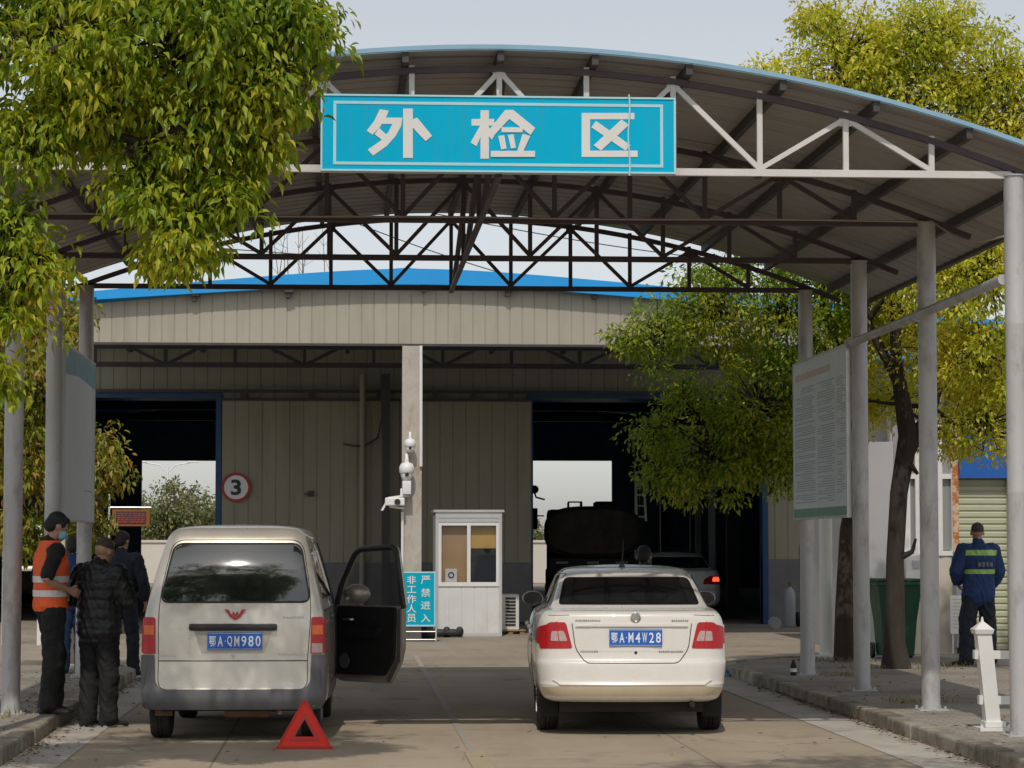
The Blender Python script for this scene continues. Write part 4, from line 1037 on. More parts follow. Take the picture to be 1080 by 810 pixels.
# ------------------------------------------------------------------ white sedan in front
def sedan_shell():
    return Shell([(0.28, 0.10, 4.36, 0.66, 0.12, 0.3), (0.31, 0.04, 4.42, 0.72, 0.16, 0.35), (0.42, 0.0, 4.46, 0.765, 0.18, 0.4), (0.45, 0.012, 4.46, 0.77, 0.18, 0.4), (0.60, 0.03, 4.46, 0.785, 0.18, 0.4),
      (0.64, 0.055, 4.46, 0.785, 0.18, 0.4), (0.80, 0.075, 4.40, 0.78, 0.18, 0.4), (0.93, 0.085, 3.9, 0.765, 0.17, 0.4), (1.00, 0.10, 3.55, 0.735, 0.16, 0.3), (1.03, 0.15, 3.35, 0.70, 0.15, 0.3),
      (1.048, 0.40, 3.22, 0.665, 0.14, 0.25), (1.085, 0.53, 3.10, 0.645, 0.14, 0.2), (1.19, 0.80, 2.82, 0.605, 0.14, 0.2), (1.29, 1.07, 2.52, 0.565, 0.14, 0.2), (1.335, 1.20, 2.38, 0.54, 0.14, 0.2),
      (1.37, 1.36, 2.25, 0.49, 0.14, 0.2), (1.392, 1.60, 2.05, 0.38, 0.12, 0.15)], 0.09, 0.25, 0.09)
sedan = thing('sedan', (2.365, 20.80, 0), 'ivory white sedan with red tail lights stopped behind the dark tanker', 'car', radians(-3.8))
ss = sedan_shell()
body_from(ss, 'body', M['sedan_paint'], sedan, (0.86, 3.42), 0.33)
def sedan_parts(car, ss, full=True):
    g = M['glass']
    ss.patch('rear', rpoly([(-0.60, 1.075), (0.60, 1.075), (0.535, 1.30), (-0.535, 1.30)], [0.03, 0.03, 0.05, 0.05]), 0.004, 0.012).build('rear_window', g, car, True, 30)
    for nm in ('left', 'right'):
        ss.patch(nm, rpoly([(1.02, 1.075), (2.0, 1.07), (2.0, 1.315), (1.32, 1.315)], 0.04), 0.004, 0.01).build('side_window', g, car, True, 30)
        ss.patch(nm, rpoly([(2.06, 1.07), (3.0, 1.065), (2.52, 1.31), (2.06, 1.315)], 0.04), 0.004, 0.01).build('side_window', g, car, True, 30)
        if full:
            ss.line(nm, rpoly([(1.0, 0.40), (2.03, 0.40), (2.03, 1.33), (1.2, 1.33), (0.98, 1.05)], 0.05), 0.003, 0, True).build('panel_gap', M['black'], car)
            ss.line(nm, rpoly([(2.03, 0.40), (3.0, 0.40), (3.05, 1.03), (2.5, 1.33), (2.03, 1.33)], 0.05), 0.003, 0, True).build('panel_gap', M['black'], car)
            sg = 1 if nm == 'right' else -1
            for yy in (1.25, 2.2):
                p = ss.side(yy, 0.86, sg); mb = MB(); mb.cbox(min(p.x, p.x + sg * 0.035), max(p.x, p.x + sg * 0.035), yy, yy + 0.18, 0.85, 0.885, 0.012); mb.build('door_handle', M['sedan_paint'], car, True)
            p = ss.side(2.92, 1.06, sg)
            mb = MB(); mb.ball((p.x + sg * 0.13, p.y + 0.02, 1.085), 0.100, 0.055, 0.068); mb.tube([(p.x, p.y, 1.05), (p.x + sg * 0.1, p.y + 0.02, 1.07)], 0.022, 8); mi = mb.build('wing_mirror', M['sedan_paint'], car, True, 60)
            mb = MB(); mb.lathe([(0.074, -0.012), (0.07, 0.0)], (0, 0, 0), 'y', 20); mb.v = [(p.x + sg * 0.13 + x * 1.2, p.y - 0.042 + y, 1.085 + z * 0.85) for x, y, z in mb.v]; mb.build('mirror_glass', M['lens'], mi, True)
    for yy in (0.86, 3.42):
        for sg in (-1, 1): wheel(car, sg * 0.695, yy, 0.30, 0.185, sg)
    mb = MB(); mb.box(-0.60, 0.60, 0.25, 4.1, 0.19, 0.32); mb.tube([(-0.6, 0.86, 0.28), (0.6, 0.86, 0.28)], 0.04, 10); mb.build('chassis', M['under'], car)
sedan_parts(sedan, ss)
tl = [(0.50, 0.775), (0.62, 0.735), (0.762, 0.73), (0.758, 0.80), (0.735, 0.90), (0.70, 0.965), (0.60, 0.955), (0.515, 0.925), (0.50, 0.86)]
tl = [(0.495, 0.725), (0.762, 0.72), (0.755, 0.80), (0.715, 0.91), (0.68, 0.94), (0.56, 0.94), (0.545, 0.925)]
for sg in (-1, 1):
    f = (lambda P: P) if sg > 0 else mirror
    a = ss.patch('rear', rpoly(f(tl), 0.02), 0.005, 0.02).build('tail_light', M['tail_red'], sedan, True, 35)
    ss.patch('rear', rpoly(f([(0.535, 0.785), (0.672, 0.785), (0.665, 0.865), (0.575, 0.87), (0.56, 0.855)]), 0.012), 0.008, 0.006).build('clear_lens', M['tail_clear'], a, True, 35)
    ss.patch('right' if sg > 0 else 'left', [(0.10, 0.745), (0.40, 0.80), (0.36, 0.86), (0.12, 0.92)], 0.004, 0.012).build('side_lens', M['tail_red'], a)
for sg in (-1, 1): ss.line('rear', [(sg * 0.60, 0.742), (sg * 0.625, 0.945)], 0.004, 0.006).build('lamp_gap', M['triangle_dark'], sedan)
# boot lid outline, crease, bumper creases
ss.line('rear', rpoly([(-0.50, 0.94), (-0.47, 0.72), (-0.385, 0.605), (0.385, 0.605), (0.47, 0.72), (0.50, 0.94)], [0.01, 0.05, 0.04, 0.04, 0.05, 0.01])[5:-5], 0.004, 0.0).build('boot_gap', M['black'], sedan)
ss.line('rear', [(-0.69, 0.995), (-0.52, 1.0)], 0.003).build('boot_gap', M['black'], sedan)
ss.line('rear', [(0.52, 1.0), (0.69, 0.995)], 0.003).build('boot_gap', M['black'], sedan)
ss.patch('rear', rpoly([(-0.47, 0.905), (0.47, 0.905), (0.30, 0.925), (-0.30, 0.925)], 0.004), 0.016, 0.02).build('boot_ridge', M['sedan_paint'], sedan, True)
ss.patch('rear', rpoly([(-0.30, 0.70), (0.30, 0.70), (0.35, 0.895), (-0.35, 0.895)], 0.03), 0.002, 0.004).build('plate_recess', M['sedan_paint'], sedan, True)
ss.patch('rear', rpoly([(-0.60, 0.425), (0.60, 0.425), (0.66, 0.47), (0.60, 0.445), (-0.60, 0.445), (-0.66, 0.47)], 0.006), 0.012, 0.02).build('bumper_crease', M['sedan_paint'], sedan, True)
ss.patch('rear', rpoly([(-0.745, 0.30), (0.745, 0.30), (0.76, 0.40), (0.60, 0.415), (-0.60, 0.415), (-0.76, 0.40)], 0.02), 0.004, 0.01).build('dusty_bumper_lip', M['sedan_dusty'], sedan, True)
plate(sedan, 0.03, ss.rear(0, 0.815).y - 0.012, 0.815, 'AM4W28')
mb = MB(); by = ss.rear(0, 0.985).y - 0.008
mb.lathe([(0.040, 0.0), (0.043, -0.008), (0.036, -0.010), (0.033, -0.004)][::-1], (0.03, by, 0.985), 'y', 28)
mb.prism([(-0.026, 0.004), (-0.012, 0.024), (0.010, 0.026), (0.026, 0.010), (0.024, -0.016), (0.008, -0.006), (-0.006, 0.006)], (0.03, by - 0.006, 0.985), (1, 0, 0), (0, 0, 1), 0.004)
mb.build('round_badge', M['chrome'], sedan, True, 40)
mb = MB()
for (x0, x1, z) in ((-0.47, -0.27, 0.955), (0.33, 0.47, 0.955), (0.22, 0.42, 0.70), (-0.43, -0.29, 0.70)):
    x = x0
    while x < x1:
        w = rnd.uniform(0.008, 0.016); p = ss.rear(x, z); mb.box(x, x + w, p.y - 0.006, p.y + 0.004, z - 0.006, z + 0.006); x += w + 0.005
mb.build('chrome_script', M['chrome'], sedan)
mb = MB(); mb.lathe([(0.012, -0.004), (0.014, 0.002)], (0.03, ss.rear(0, 0.69).y, 0.69), 'y', 12); mb.build('lock', M['black'], sedan)
mb = MB(); p = (-0.02, 1.55, 1.39); mb.tube([(p[0], p[1], p[2]), (p[0], p[1] - 0.01, p[2] + 0.03)], [0.03, 0.012], 10); mb.tube([(p[0], p[1], p[2] + 0.02), (p[0] + 0.01, p[1] - 0.12, p[2] + 0.24)], [0.006, 0.003], 6); mb.build('aerial', M['black'], sedan)
mb = MB(); mb.lathe([(0.10, -0.25), (0.11, -0.2), (0.11, 0.2), (0.10, 0.25)], (0.28, 0.38, 0.30), 'x', 16); mb.tube([(0.5, 0.3, 0.27), (0.5, 0.06, 0.26)], 0.022, 10); mb.build('exhaust', M['under'], sedan, True)
for x_ in (-0.77, 0.61):
    mb = MB(); mb.box(x_, x_ + 0.16, 0.46, 0.475, 0.14, 0.34); mb.build('mud_flap', M['under'], sedan)
mb = MB(); mb.cbox(-0.50, -0.22, 1.38, 1.56, 0.98, 1.20, 0.04); mb.build('headrest', M['cloth_black'], sedan)

# ------------------------------------------------------------------ two far cars (same shell, seen small)
far = thing('sedan', (7.0, 52.0, 0), 'white sedan with a lit red brake lamp inside the right doorway', 'car')
ss2 = Shell([tuple(r) for r in ss.lv], 0.09, 0.25, 0.09)
body_from(ss2, 'body', M['white'], far, (0.86, 3.42), 0.33); sedan_parts(far, ss2, False)
for sg in (-1, 1):
    f = (lambda P: P) if sg > 0 else mirror
    ss2.patch('rear', rpoly(f([(0.40, 0.74), (0.765, 0.74), (0.74, 0.90), (0.56, 0.92), (0.42, 0.84)]), 0.02), 0.005, 0.02).build('tail_light', M['tail_red'], far, True, 35)
    ss2.patch('rear', rpoly(f([(0.60, 0.80), (0.755, 0.80), (0.74, 0.89), (0.62, 0.89)]), 0.02), 0.009, 0.02).build('brake_lamp', M['brake_lit'], far, True, 35)
ss2.line('rear', [(-0.56, 0.62), (0.56, 0.62)], 0.005).build('boot_gap', M['black'], far)
plate(far, 0.0, ss2.rear(0, 0.70).y - 0.012, 0.70, 'A')
fc = thing('sedan', (-5.6, 66.5, 0), 'pale silver car parked far off in the left doorway beyond the minivan', 'car', radians(70))
body_from(ss2, 'body', M['van_paint'], fc, (0.86, 3.42), 0.33); sedan_parts(fc, ss2, False)
for sg in (-1, 1):
    f = (lambda P: P) if sg > 0 else mirror
    ss2.patch('rear', rpoly(f([(0.50, 0.74), (0.765, 0.74), (0.74, 0.90), (0.56, 0.92)]), 0.02), 0.005, 0.02).build('tail_light', M['tail_red'], fc, True, 35)
# ------------------------------------------------------------------ warning triangle
tri = thing('warning_triangle', tuple(gp(321, 790)), 'red reflective warning triangle standing on the ground behind the minivan', 'warning triangle', radians(-4))
def ringpoly(mb, outer, inner, O, U, V, t):
    n = len(outer); O, U, V = Vector(O), Vector(U), Vector(V); N = U.cross(V).normalized()
    vs = [O + U * x + V * y for x, y in outer] + [O + U * x + V * y for x, y in inner]
    vs += [v + N * t for v in vs]
    fs = []
    for i in range(n):
        j = (i + 1) % n; fs += [(i, n + i, n + j, j), (2 * n + i, 2 * n + j, 3 * n + j, 3 * n + i), (i, j, 2 * n + j, 2 * n + i), (n + j, n + i, 3 * n + i, 3 * n + j)]
    mb.add(vs, fs)
def tripoly(s, r=0.0, n=5): return rpoly([(-s / 2, 0), (s / 2, 0), (0, s * 0.90)], r, n)
def shift(P, dz): return [(x, z + dz) for x, z in P]
mb = MB(); V_ = (0, 0.12, 0.993)
ringpoly(mb, tripoly(0.41, 0.03), shift(tripoly(0.15, 0.008), 0.075), (0, 0, 0.02), (1, 0, 0), V_, 0.012); mb.build('red_frame', M['triangle'], tri)
mb = MB(); ringpoly(mb, tripoly(0.435, 0.035), shift(tripoly(0.405, 0.03), 0.008), (0, -0.004, 0.01), (1, 0, 0), V_, 0.022); mb.build('edge_rim', M['triangle_dark'], tri)
mb = MB(); ringpoly(mb, shift(tripoly(0.245, 0.015), 0.047), shift(tripoly(0.16, 0.008), 0.071), (0, -0.012, 0.02), (1, 0, 0), V_, 0.006); mb.build('inner_band', M['triangle_dark'], tri)
mb = MB(); mb.box(-0.22, 0.22, -0.02, 0.03, 0.0, 0.018); mb.bar((-0.15, 0.03, 0.008), (-0.15, 0.20, 0.008), 0.02, 0.012); mb.bar((0.15, 0.03, 0.008), (0.15, 0.20, 0.008), 0.02, 0.012); mb.build('stand', M['triangle_dark'], tri)

# ------------------------------------------------------------------ notice boards between the columns
nb = thing('notice_board', (5.09, 26.85, 0), 'tall white notice board of small print with a green bottom strip on the right columns', 'notice board')
z0, z1, ya, yb = 1.88, 3.62, -1.5, 1.55
mb = MB(); mb.box(0, 0.03, ya, yb, z0, z1); mb.build('panel', M['board'], nb)
mb = MB()
for a, b, c, d in ((ya - 0.02, yb + 0.02, z1, z1 + 0.02), (ya - 0.02, yb + 0.02, z0 - 0.02, z0), (ya - 0.02, ya, z0, z1), (yb, yb + 0.02, z0, z1)): mb.box(-0.01, 0.04, a, b, c, d)
mb.build('frame', M['alu'], nb)
mb = MB(); mb.box(-0.004, 0.0, ya + 0.01, yb - 0.01, z0 + 0.005, z0 + 0.10); mb.build('bottom_strip', M['board_green'], nb)
mb = MB(); mb.box(-0.004, 0.0, ya + 0.9, yb - 0.15, z1 - 0.20, z1 - 0.13); mb.build('title_print', M['board_title'], nb)
mb = MB(); r2 = random.Random(8)
for (ca, cb) in ((-1.42, -0.98), (-0.85, 0.1), (0.25, 1.45)):
    z = z1 - 0.30
    while z > z0 + 0.16:
        if r2.random() < 0.88:
            y = ca + (0 if r2.random() < 0.8 else 0.15); end = cb if r2.random() < 0.6 else ca + (cb - ca) * r2.uniform(0.4, 0.95)
            while y < end:
                w = r2.uniform(0.02, 0.06); mb.box(-0.0035, 0.0, y, min(y + w, end), z, z + 0.009); y += w + 0.012
        z -= 0.026
mb.build('small_print', M['board_text'], nb)
nb2 = thing('notice_board', (-2.84, 27.0, 0), 'plain grey-white notice board with pale blue top on the left columns', 'notice board')
mb = MB(); mb.box(-0.03, 0, -1.5, 1.5, 1.84, 3.60); mb.build('panel', M['board_grey'], nb2)
mb = MB(); mb.prism([(-1.48, 3.59), (1.48, 3.59), (1.48, 3.32), (-0.2, 3.36), (-1.48, 3.30)][::-1], (0.0, 0, 0), (0, 1, 0), (0, 0, 1), 0.003); mb.build('blue_heading', mat('faded_blue_print', (0.22, 0.40, 0.47), 0.5), nb2)
mb = MB()
for a, b, c, d in ((-1.52, 1.52, 3.60, 3.62), (-1.52, 1.52, 1.82, 1.84), (-1.52, -1.5, 1.84, 3.6), (1.5, 1.52, 1.84, 3.6)): mb.box(-0.035, 0.008, a, b, c, d)
mb.build('frame', M['alu'], nb2)
mb = MB()
for k in range(12): mb.box(0, 0.003, 0.5 + k * 0.07, 0.54 + k * 0.07, 2.16, 2.17)
mb.build('small_print', M['board_text'], nb2)

# ------------------------------------------------------------------ round sign 3
p = at(249, 514, HY - 0.17)
rs = thing('round_sign', tuple(p), 'round white sign with red ring and black number 3 on the sliding door', 'sign')
mb = MB(); mb.lathe([(0.285, -0.012), (0.285, 0.0)], (0, 0, 0), 'y', 48); mb.build('disc', M['white_clean'], rs)
mb = MB(); ringpoly(mb, [(0.29 * cos(t), 0.29 * sin(t)) for t in np.linspace(0, 2 * pi, 49)[:-1]], [(0.235 * cos(t), 0.235 * sin(t)) for t in np.linspace(0, 2 * pi, 49)[:-1]], (0, -0.013, 0), (1, 0, 0), (0, 0, 1), 0.006); mb.build('red_ring', mat('dull_red_ring', (0.38, 0.03, 0.03), 0.5), rs)
mb = MB(); put_text(mb, '3', 0, -0.016, 0, 0.31, 0.03, 0.003, 1.15); mb.build('numeral', M['black'], rs)

# ------------------------------------------------------------------ guard booth
bo = gp(458, 671.5)
booth = thing('guard_booth', (bo.x + 0.02, bo.y, 0), 'small white metal guard booth with sliding window beside the concrete column', 'booth')
W, D, HH = 1.14, 1.3, 2.13
mb = ribbed(0.03, W - 0.03, 0.06, 0.86, 0.0, 0.20, 0.02, 0.008, 0.02); mb.build('front_panel', M['booth'], booth)
mb = MB(); mb.box(0, W, 0.0, 0.04, 0, 0.06)
for x in (0.0, W - 0.05): mb.box(x, x + 0.05, -0.012, 0.05, 0.0, HH - 0.04)
mb.box(0, W, -0.015, 0.05, HH - 0.10, HH); mb.box(0.05, W - 0.05, -0.006, 0.04, HH - 0.17, HH - 0.10)
mb.build('corner_post', M['alu'], booth)
mb = MB(); mb.box(0, 0.03, 0.05, D, 0, HH - 0.05); mb.box(W - 0.03, W, 0.05, D, 0, HH - 0.05); mb.box(0.03, W - 0.03, D - 0.03, D, 0, HH - 0.05); mb.build('wall', M['booth'], booth)
mb = MB(); mb.box(-0.04, W + 0.04, -0.04, D + 0.04, HH, HH + 0.04); mb.build('roof', M['alu'], booth)
mb = MB()
wz0, wz1 = 0.90, HH - 0.18
for a, b, c, d in ((0.05, W - 0.05, wz0 - 0.04, wz0 + 0.03), (0.05, W - 0.05, wz1 - 0.05, wz1), (0.05, 0.10, wz0 + 0.03, wz1 - 0.05), (W - 0.10, W - 0.05, wz0 + 0.03, wz1 - 0.05), (W / 2 - 0.03, W / 2 + 0.03, wz0 + 0.03, wz1 - 0.05)): mb.box(a, b, -0.02, 0.03, c, d)
mb.build('window_frame', M['white_clean'], booth)
mb = MB(); mb.box(0.10, W - 0.10, 0.008, 0.014, wz0 + 0.03, wz1 - 0.05); mb.build('window_pane', M['glass_clear'], booth)
mb = MB(); mb.box(0.10, W / 2 - 0.02, 0.10, 0.12, wz0, wz1); mb.build('curtain', M['tan_board'], booth)
mb = MB(); mb.box(W / 2 + 0.0, W - 0.06, 0.10, 0.12, wz1 - 0.44, wz1 - 0.04); mb.build('curtain', M['yellow_board'], booth)
mb = MB(); mb.box(W / 2 + 0.02, W - 0.06, 0.16, 0.18, wz0, wz1 - 0.4); mb.build('dark_screen', M['cloth_dark_navy'], booth)
mb = MB(); mb.box(0.17, 0.37, 0.05, 0.06, wz0 + 0.03, wz0 + 0.26); mb.build('paper_notice', M['white_clean'], booth)
mb = MB(); ringpoly(mb, [(0.055 * cos(t), 0.055 * sin(t)) for t in np.linspace(0, 2 * pi, 21)[:-1]], [(0.035 * cos(t), 0.035 * sin(t)) for t in np.linspace(0, 2 * pi, 21)[:-1]], (0.27, 0.046, wz0 + 0.15), (1, 0, 0), (0, 0, 1), 0.003); mb.build('notice_print', M['black'], booth)

# ------------------------------------------------------------------ outdoor AC unit on a pallet
a = gp(538.5, 668.5)
pal = thing('pallet', (a.x, a.y + 0.3, 0), 'small wooden pallet under the air conditioner unit', 'pallet')
mb = MB()
for x in (-0.22, 0, 0.2): mb.box(x - 0.04, x + 0.04, -0.35, 0.35, 0, 0.05)
for y in np.arange(-0.33, 0.34, 0.13): mb.box(-0.27, 0.26, y - 0.04, y + 0.04, 0.052, 0.07)
mb.build('slats', M['pallet'], pal)
ac = thing('air_conditioner', (a.x, a.y + 0.3, 0.072), 'white outdoor air conditioner unit with dark louvres beside the booth', 'air conditioner')
mb = MB(); mb.cbox(-0.17, 0.15, -0.30, 0.45, 0.0, 0.62, 0.012); mb.build('casing', M['white'], ac)
mb = MB()
for z in np.arange(0.07, 0.56, 0.058): mb.box(-0.09, 0.09, -0.312, -0.3, z, z + 0.034)
mb.build('louvre', M['black'], ac)
mb = MB(); mb.box(0.15, 0.16, -0.22, 0.38, 0.06, 0.56); mb.build('fan_grille', M['dark_steel'], ac)

# ------------------------------------------------------------------ blue standing sign
a, b = gp(425, 676), gp(457, 676)
st = thing('standing_sign', ((a.x + b.x) / 2, a.y - 0.25, 0), 'blue standing sign with two columns of white characters on a thin metal frame', 'sign', radians(-3))
mb = MB(); zt_, zb = 1.13, 0.25
for x in (-0.285, 0.285): mb.tube([(x, 0, 0), (x, 0, zt_ + 0.02)], 0.013, 8); mb.tube([(x, 0, 0.8), (x, 0.35, 0)], 0.010, 8)
for z in (0.16, 0.03): mb.tube([(-0.285, 0, z), (0.285, 0, z)], 0.010, 8)
mb.build('frame', M['alu'], st, True)
mb = MB(); mb.box(-0.27, 0.27, -0.02, 0.0, zb, zt_); mb.build('panel', M['sign_blue2'], st)
mb = MB()
for a_, b_, c_, d_ in ((-0.275, 0.275, zt_ - 0.02, zt_ + 0.005), (-0.275, 0.275, zb - 0.005, zb + 0.02), (-0.275, -0.255, zb + .02, zt_ - .02), (0.255, 0.275, zb + .02, zt_ - .02)): mb.box(a_, b_, -0.026, -0.004, c_, d_)
mb.build('border', M['sign_line'], st)
for x, word, h in ((0.115, '严禁进入', 0.135), (-0.115, '非工作人员', 0.135)):
    n = len(word); zz = np.linspace(zt_ - 0.13, zb + 0.13, n)
    mb = MB()
    for ch, z in zip(word, zz): put_text(mb, ch, x, -0.021, z, h if ch != '工' else 0.11, 0.010, 0.003, 1.1)
    mb.build('lettering', M['letter'], st)
# dark boots and sack at its foot
bt = thing('boots', tuple(gp(470, 672)), 'pair of worn black boots lying between the blue sign and the booth', 'boots')
for k in range(2):
    mb = MB(); ox = k * 0.22 - 0.1
    mb.ball((ox, 0, 0.07), 0.16, 0.07, 0.07); mb.ball((ox + 0.12, 0.02, 0.09), 0.07, 0.06, 0.09); mb.box(ox - 0.15, ox + 0.17, -0.05, 0.05, 0.0, 0.02)
    mb.build('boot', M['shoe'], bt, True)
bg = thing('sack', tuple(gp(444, 674)), 'black slumped sack behind the foot of the blue standing sign', 'bag')
mb = MB(); mb.ball((0, 0.1, 0.12), 0.2, 0.14, 0.13); mb.ball((0.15, 0.12, 0.08), 0.13, 0.1, 0.09); mb.build('sack_body', M['cloth_black'], bg, True)
mb = MB(); mb.tube([(-0.05, 0.1, 0.22), (-0.02, 0.1, 0.30), (0.02, 0.1, 0.27)], 0.02, 6); mb.build('sack_knot', M['cloth_black'], bg, True)

# ------------------------------------------------------------------ cameras on the column
def dome_cam(px_, py_, label, s=1.0, housing=False):
    p = at(px_, py_, PY - 0.24)
    c = thing('security_camera', tuple(p), label, 'camera')
    mb = MB(); mb.lathe([(0.10 * s, 0.0), (0.13 * s, 0.03 * s), (0.13 * s, 0.12 * s), (0.10 * s, 0.18 * s), (0.04 * s, 0.20 * s), (0.035 * s, 0.26 * s)], (0, 0, 0), seg=24); mb.tube([(0, 0, 0.25 * s), (0, 0.02, 0.33 * s), (0, 0.18, 0.33 * s)], 0.03 * s, 10); mb.build('housing', M['white_clean'], c, True, 50)
    mb = MB(); mb.ball((0, 0, -0.01), 0.105 * s, 0.105 * s, 0.10 * s); mb.build('dome', M['white_clean'], c, True)
    mb = MB(); mb.lathe([(0.035 * s, 0.0), (0.035 * s, 0.03 * s)], (0, -0.12 * s, -0.01 * s), 'y', 16); mb.build('lens', M['lens'], c, True)
    if housing:
        mb = MB(); mb.cbox(-0.07, 0.07, -0.08, 0.10, -0.33, -0.11, 0.012); mb.build('junction_box', M['white_clean'], c, True, 40)
    return c
dome_cam(432.5, 472, 'small white dome camera, highest on the concrete column', 0.72)
dome_cam(429, 500, 'larger white dome camera with box below it, middle of the concrete column', 0.95, True)
p = at(417, 532, PY - 0.2)
bc = thing('security_camera', tuple(p), 'white bullet camera on an arm at the left edge of the concrete column', 'camera')
mb = MB(); mb.cbox(-0.17, 0.15, -0.10, 0.02, -0.02, 0.11, 0.02); mb.build('housing', M['white_clean'], bc)
mb = MB(); mb.prism([(-0.24, -0.10), (-0.12, 0.12), (0.16, 0.16), (0.16, 0.13), (-0.10, 0.09), (-0.20, -0.10)], (0, -0.06, 0.0), (1, 0, 0), (0, 0, 1), -0.14); mb.build('sun_shield', M['white_clean'], bc)
mb = MB(); mb.lathe([(0.05, 0), (0.05, 0.02)], (0.03, -0.118, 0.04), 'y', 16); mb.build('lens', M['lens'], bc)
mb = MB(); mb.tube([(-0.1, 0.0, -0.03), (0.10, 0.02, -0.06), (0.14, 0.14, -0.06)], 0.02, 8); mb.cbox(0.08, 0.22, -0.02, 0.12, 0.12, 0.26, 0.01); mb.build('arm', M['white_clean'], bc)

# ------------------------------------------------------------------ LED sign on a thin post
led = thing('led_sign', (at(138, 546, 42).x, 42.0, 0), 'small red lit display in an amber frame on a thin post by the left doorway', 'sign')
zc = at(138, 546, 42).z
mb = MB(); mb.box(-0.31, 0.31, 0, 0.08, zc - 0.14, zc + 0.14); mb.build('case', M['led_frame'], led)
mb = MB(); mb.box(-0.24, 0.25, -0.006, -0.001, zc - 0.10, zc + 0.10); mb.build('screen', M['black'], led)
mb = MB(); r3 = random.Random(2)
for z in np.linspace(zc - 0.07, zc + 0.07, 5):
    x = -0.22
    while x < 0.22: w = r3.uniform(0.01, 0.07); mb.box(x, min(x + w, 0.23), -0.009, -0.006, z - 0.008, z + 0.008); x += w + 0.015
mb.build('lit_dots', M['led_red'], led)
mb = MB(); mb.tube([(-0.36, 0.05, 0), (-0.36, 0.05, zc + 0.45)], 0.018, 8); mb.tube([(-0.36, 0.05, zc + 0.17), (0.33, 0.05, zc + 0.17)], 0.015, 8); mb.build('post', M['alu'], led)

# ------------------------------------------------------------------ white pole, bin, fence post
wp = thing('lamp_pole', (6.28, 32.75, 0.113), 'plain bright white round pole beside the leaning tree trunk', 'pole')
mb = MB(); mb.lathe([(0.10, 0), (0.09, 0.06), (0.085, 0.1), (0.085, 2.6), (0.075, 5.3), (0.04, 5.35)], seg=24); mb.build('shaft', M['white'], wp, True)
mb = MB(); mb.lathe([(0.15, 0), (0.15, 0.02)], seg=20); mb.build('base_plate', M['white'], wp)
g = gp(946, 694, .12)
bn = thing('wheelie_bin', (g.x, g.y + 0.1, 0.113), 'dark green wheeled rubbish bin behind the tree trunk', 'bin')
mb = MB(); vs = []
for (hx_, hy_, z) in ((0.20, 0.22, 0.04), (0.23, 0.26, 0.5), (0.285, 0.33, 0.94)): vs += [(-hx_, -hy_, z), (hx_, -hy_, z), (hx_, hy_, z), (-hx_, hy_, z)]
mb.add(vs, [(3, 2, 1, 0), (8, 9, 10, 11)] + [(4 * i + k, 4 * i + (k + 1) % 4, 4 * i + 4 + (k + 1) % 4, 4 * i + 4 + k) for i in range(2) for k in range(4)]); mb.build('bin_body', M['bin_green'], bn)
mb = MB(); mb.cbox(-0.31, 0.31, -0.36, 0.36, 0.94, 0.985, 0.012); mb.cbox(-0.28, 0.28, -0.33, 0.33, 0.985, 1.03, 0.02); mb.tube([(-0.25, 0.40, 0.97), (0.25, 0.40, 0.97)], 0.016, 8); mb.build('lid', M['bin_green'], bn)
for sx in (-1, 1):
    mb = MB(); mb.lathe([(0.10, -0.02), (0.10, 0.02)], (sx * 0.25, 0.22, 0.10), 'x', 20); mb.build('wheel', M['rubber'], bn)
fp_ = gp(1047, 770, .113)
fe = thing('fence_post', (fp_.x, fp_.y, 0.113), 'leaning white plastic fence post with pointed cap and two rails on the right pavement', 'fence post')
mb = MB(); T0, T1 = Vector((0.0, 0, 0.05)), Vector((-0.075, 0, 0.80))
def tilt(z): t = z / 0.80; return T0.x + (T1.x - T0.x) * t
vs = []
for z, w in ((0.0, 0.058), (0.78, 0.058)):
    c = tilt(z); vs += [(c - w, -w, z), (c + w, -w, z), (c + w, w, z), (c - w, w, z)]
mb.add(vs, [(3, 2, 1, 0), (4, 5, 6, 7), (0, 1, 5, 4), (1, 2, 6, 5), (2, 3, 7, 6), (3, 0, 4, 7)]); mb.build('post', M['white'], fe)
mb = MB(); c = tilt(0.8); vs = []
for z, w in ((0.765, 0.07), (0.80, 0.078), (0.815, 0.06), (0.845, 0.03), (0.86, 0.012), (0.90, 0.004)):
    vs += [(c - w, -w, z), (c + w, -w, z), (c + w, w, z), (c - w, w, z)]
mb.add(vs, [(3, 2, 1, 0), (20, 21, 22, 23)] + [(4 * i + k, 4 * i + (k + 1) % 4, 4 * i + 4 + (k + 1) % 4, 4 * i + 4 + k) for i in range(5) for k in range(4)]); mb.build('cap', M['white'], fe)
for z in (0.24, 0.60):
    mb = MB(); c = tilt(z); mb.box(c - 0.09, c - 0.06, -0.035, 0.035, z - 0.035, z + 0.035); mb.box(c + 0.06, c + 0.85, -0.03, 0.03, z - 0.035, z + 0.03); mb.build('rail', M['white'], fe)
mb = MB(); mb.box(-0.13, 0.16, -0.12, 0.12, 0.0, 0.025); mb.cbox(-0.08, 0.09, -0.085, 0.085, 0.025, 0.075, 0.01)
for a_ in (-1, 1): mb.lathe([(0.012, 0.025), (0.012, 0.05)], (a_ * 0.11, -0.09, 0), seg=6)
mb.build('base', M['white'], fe)

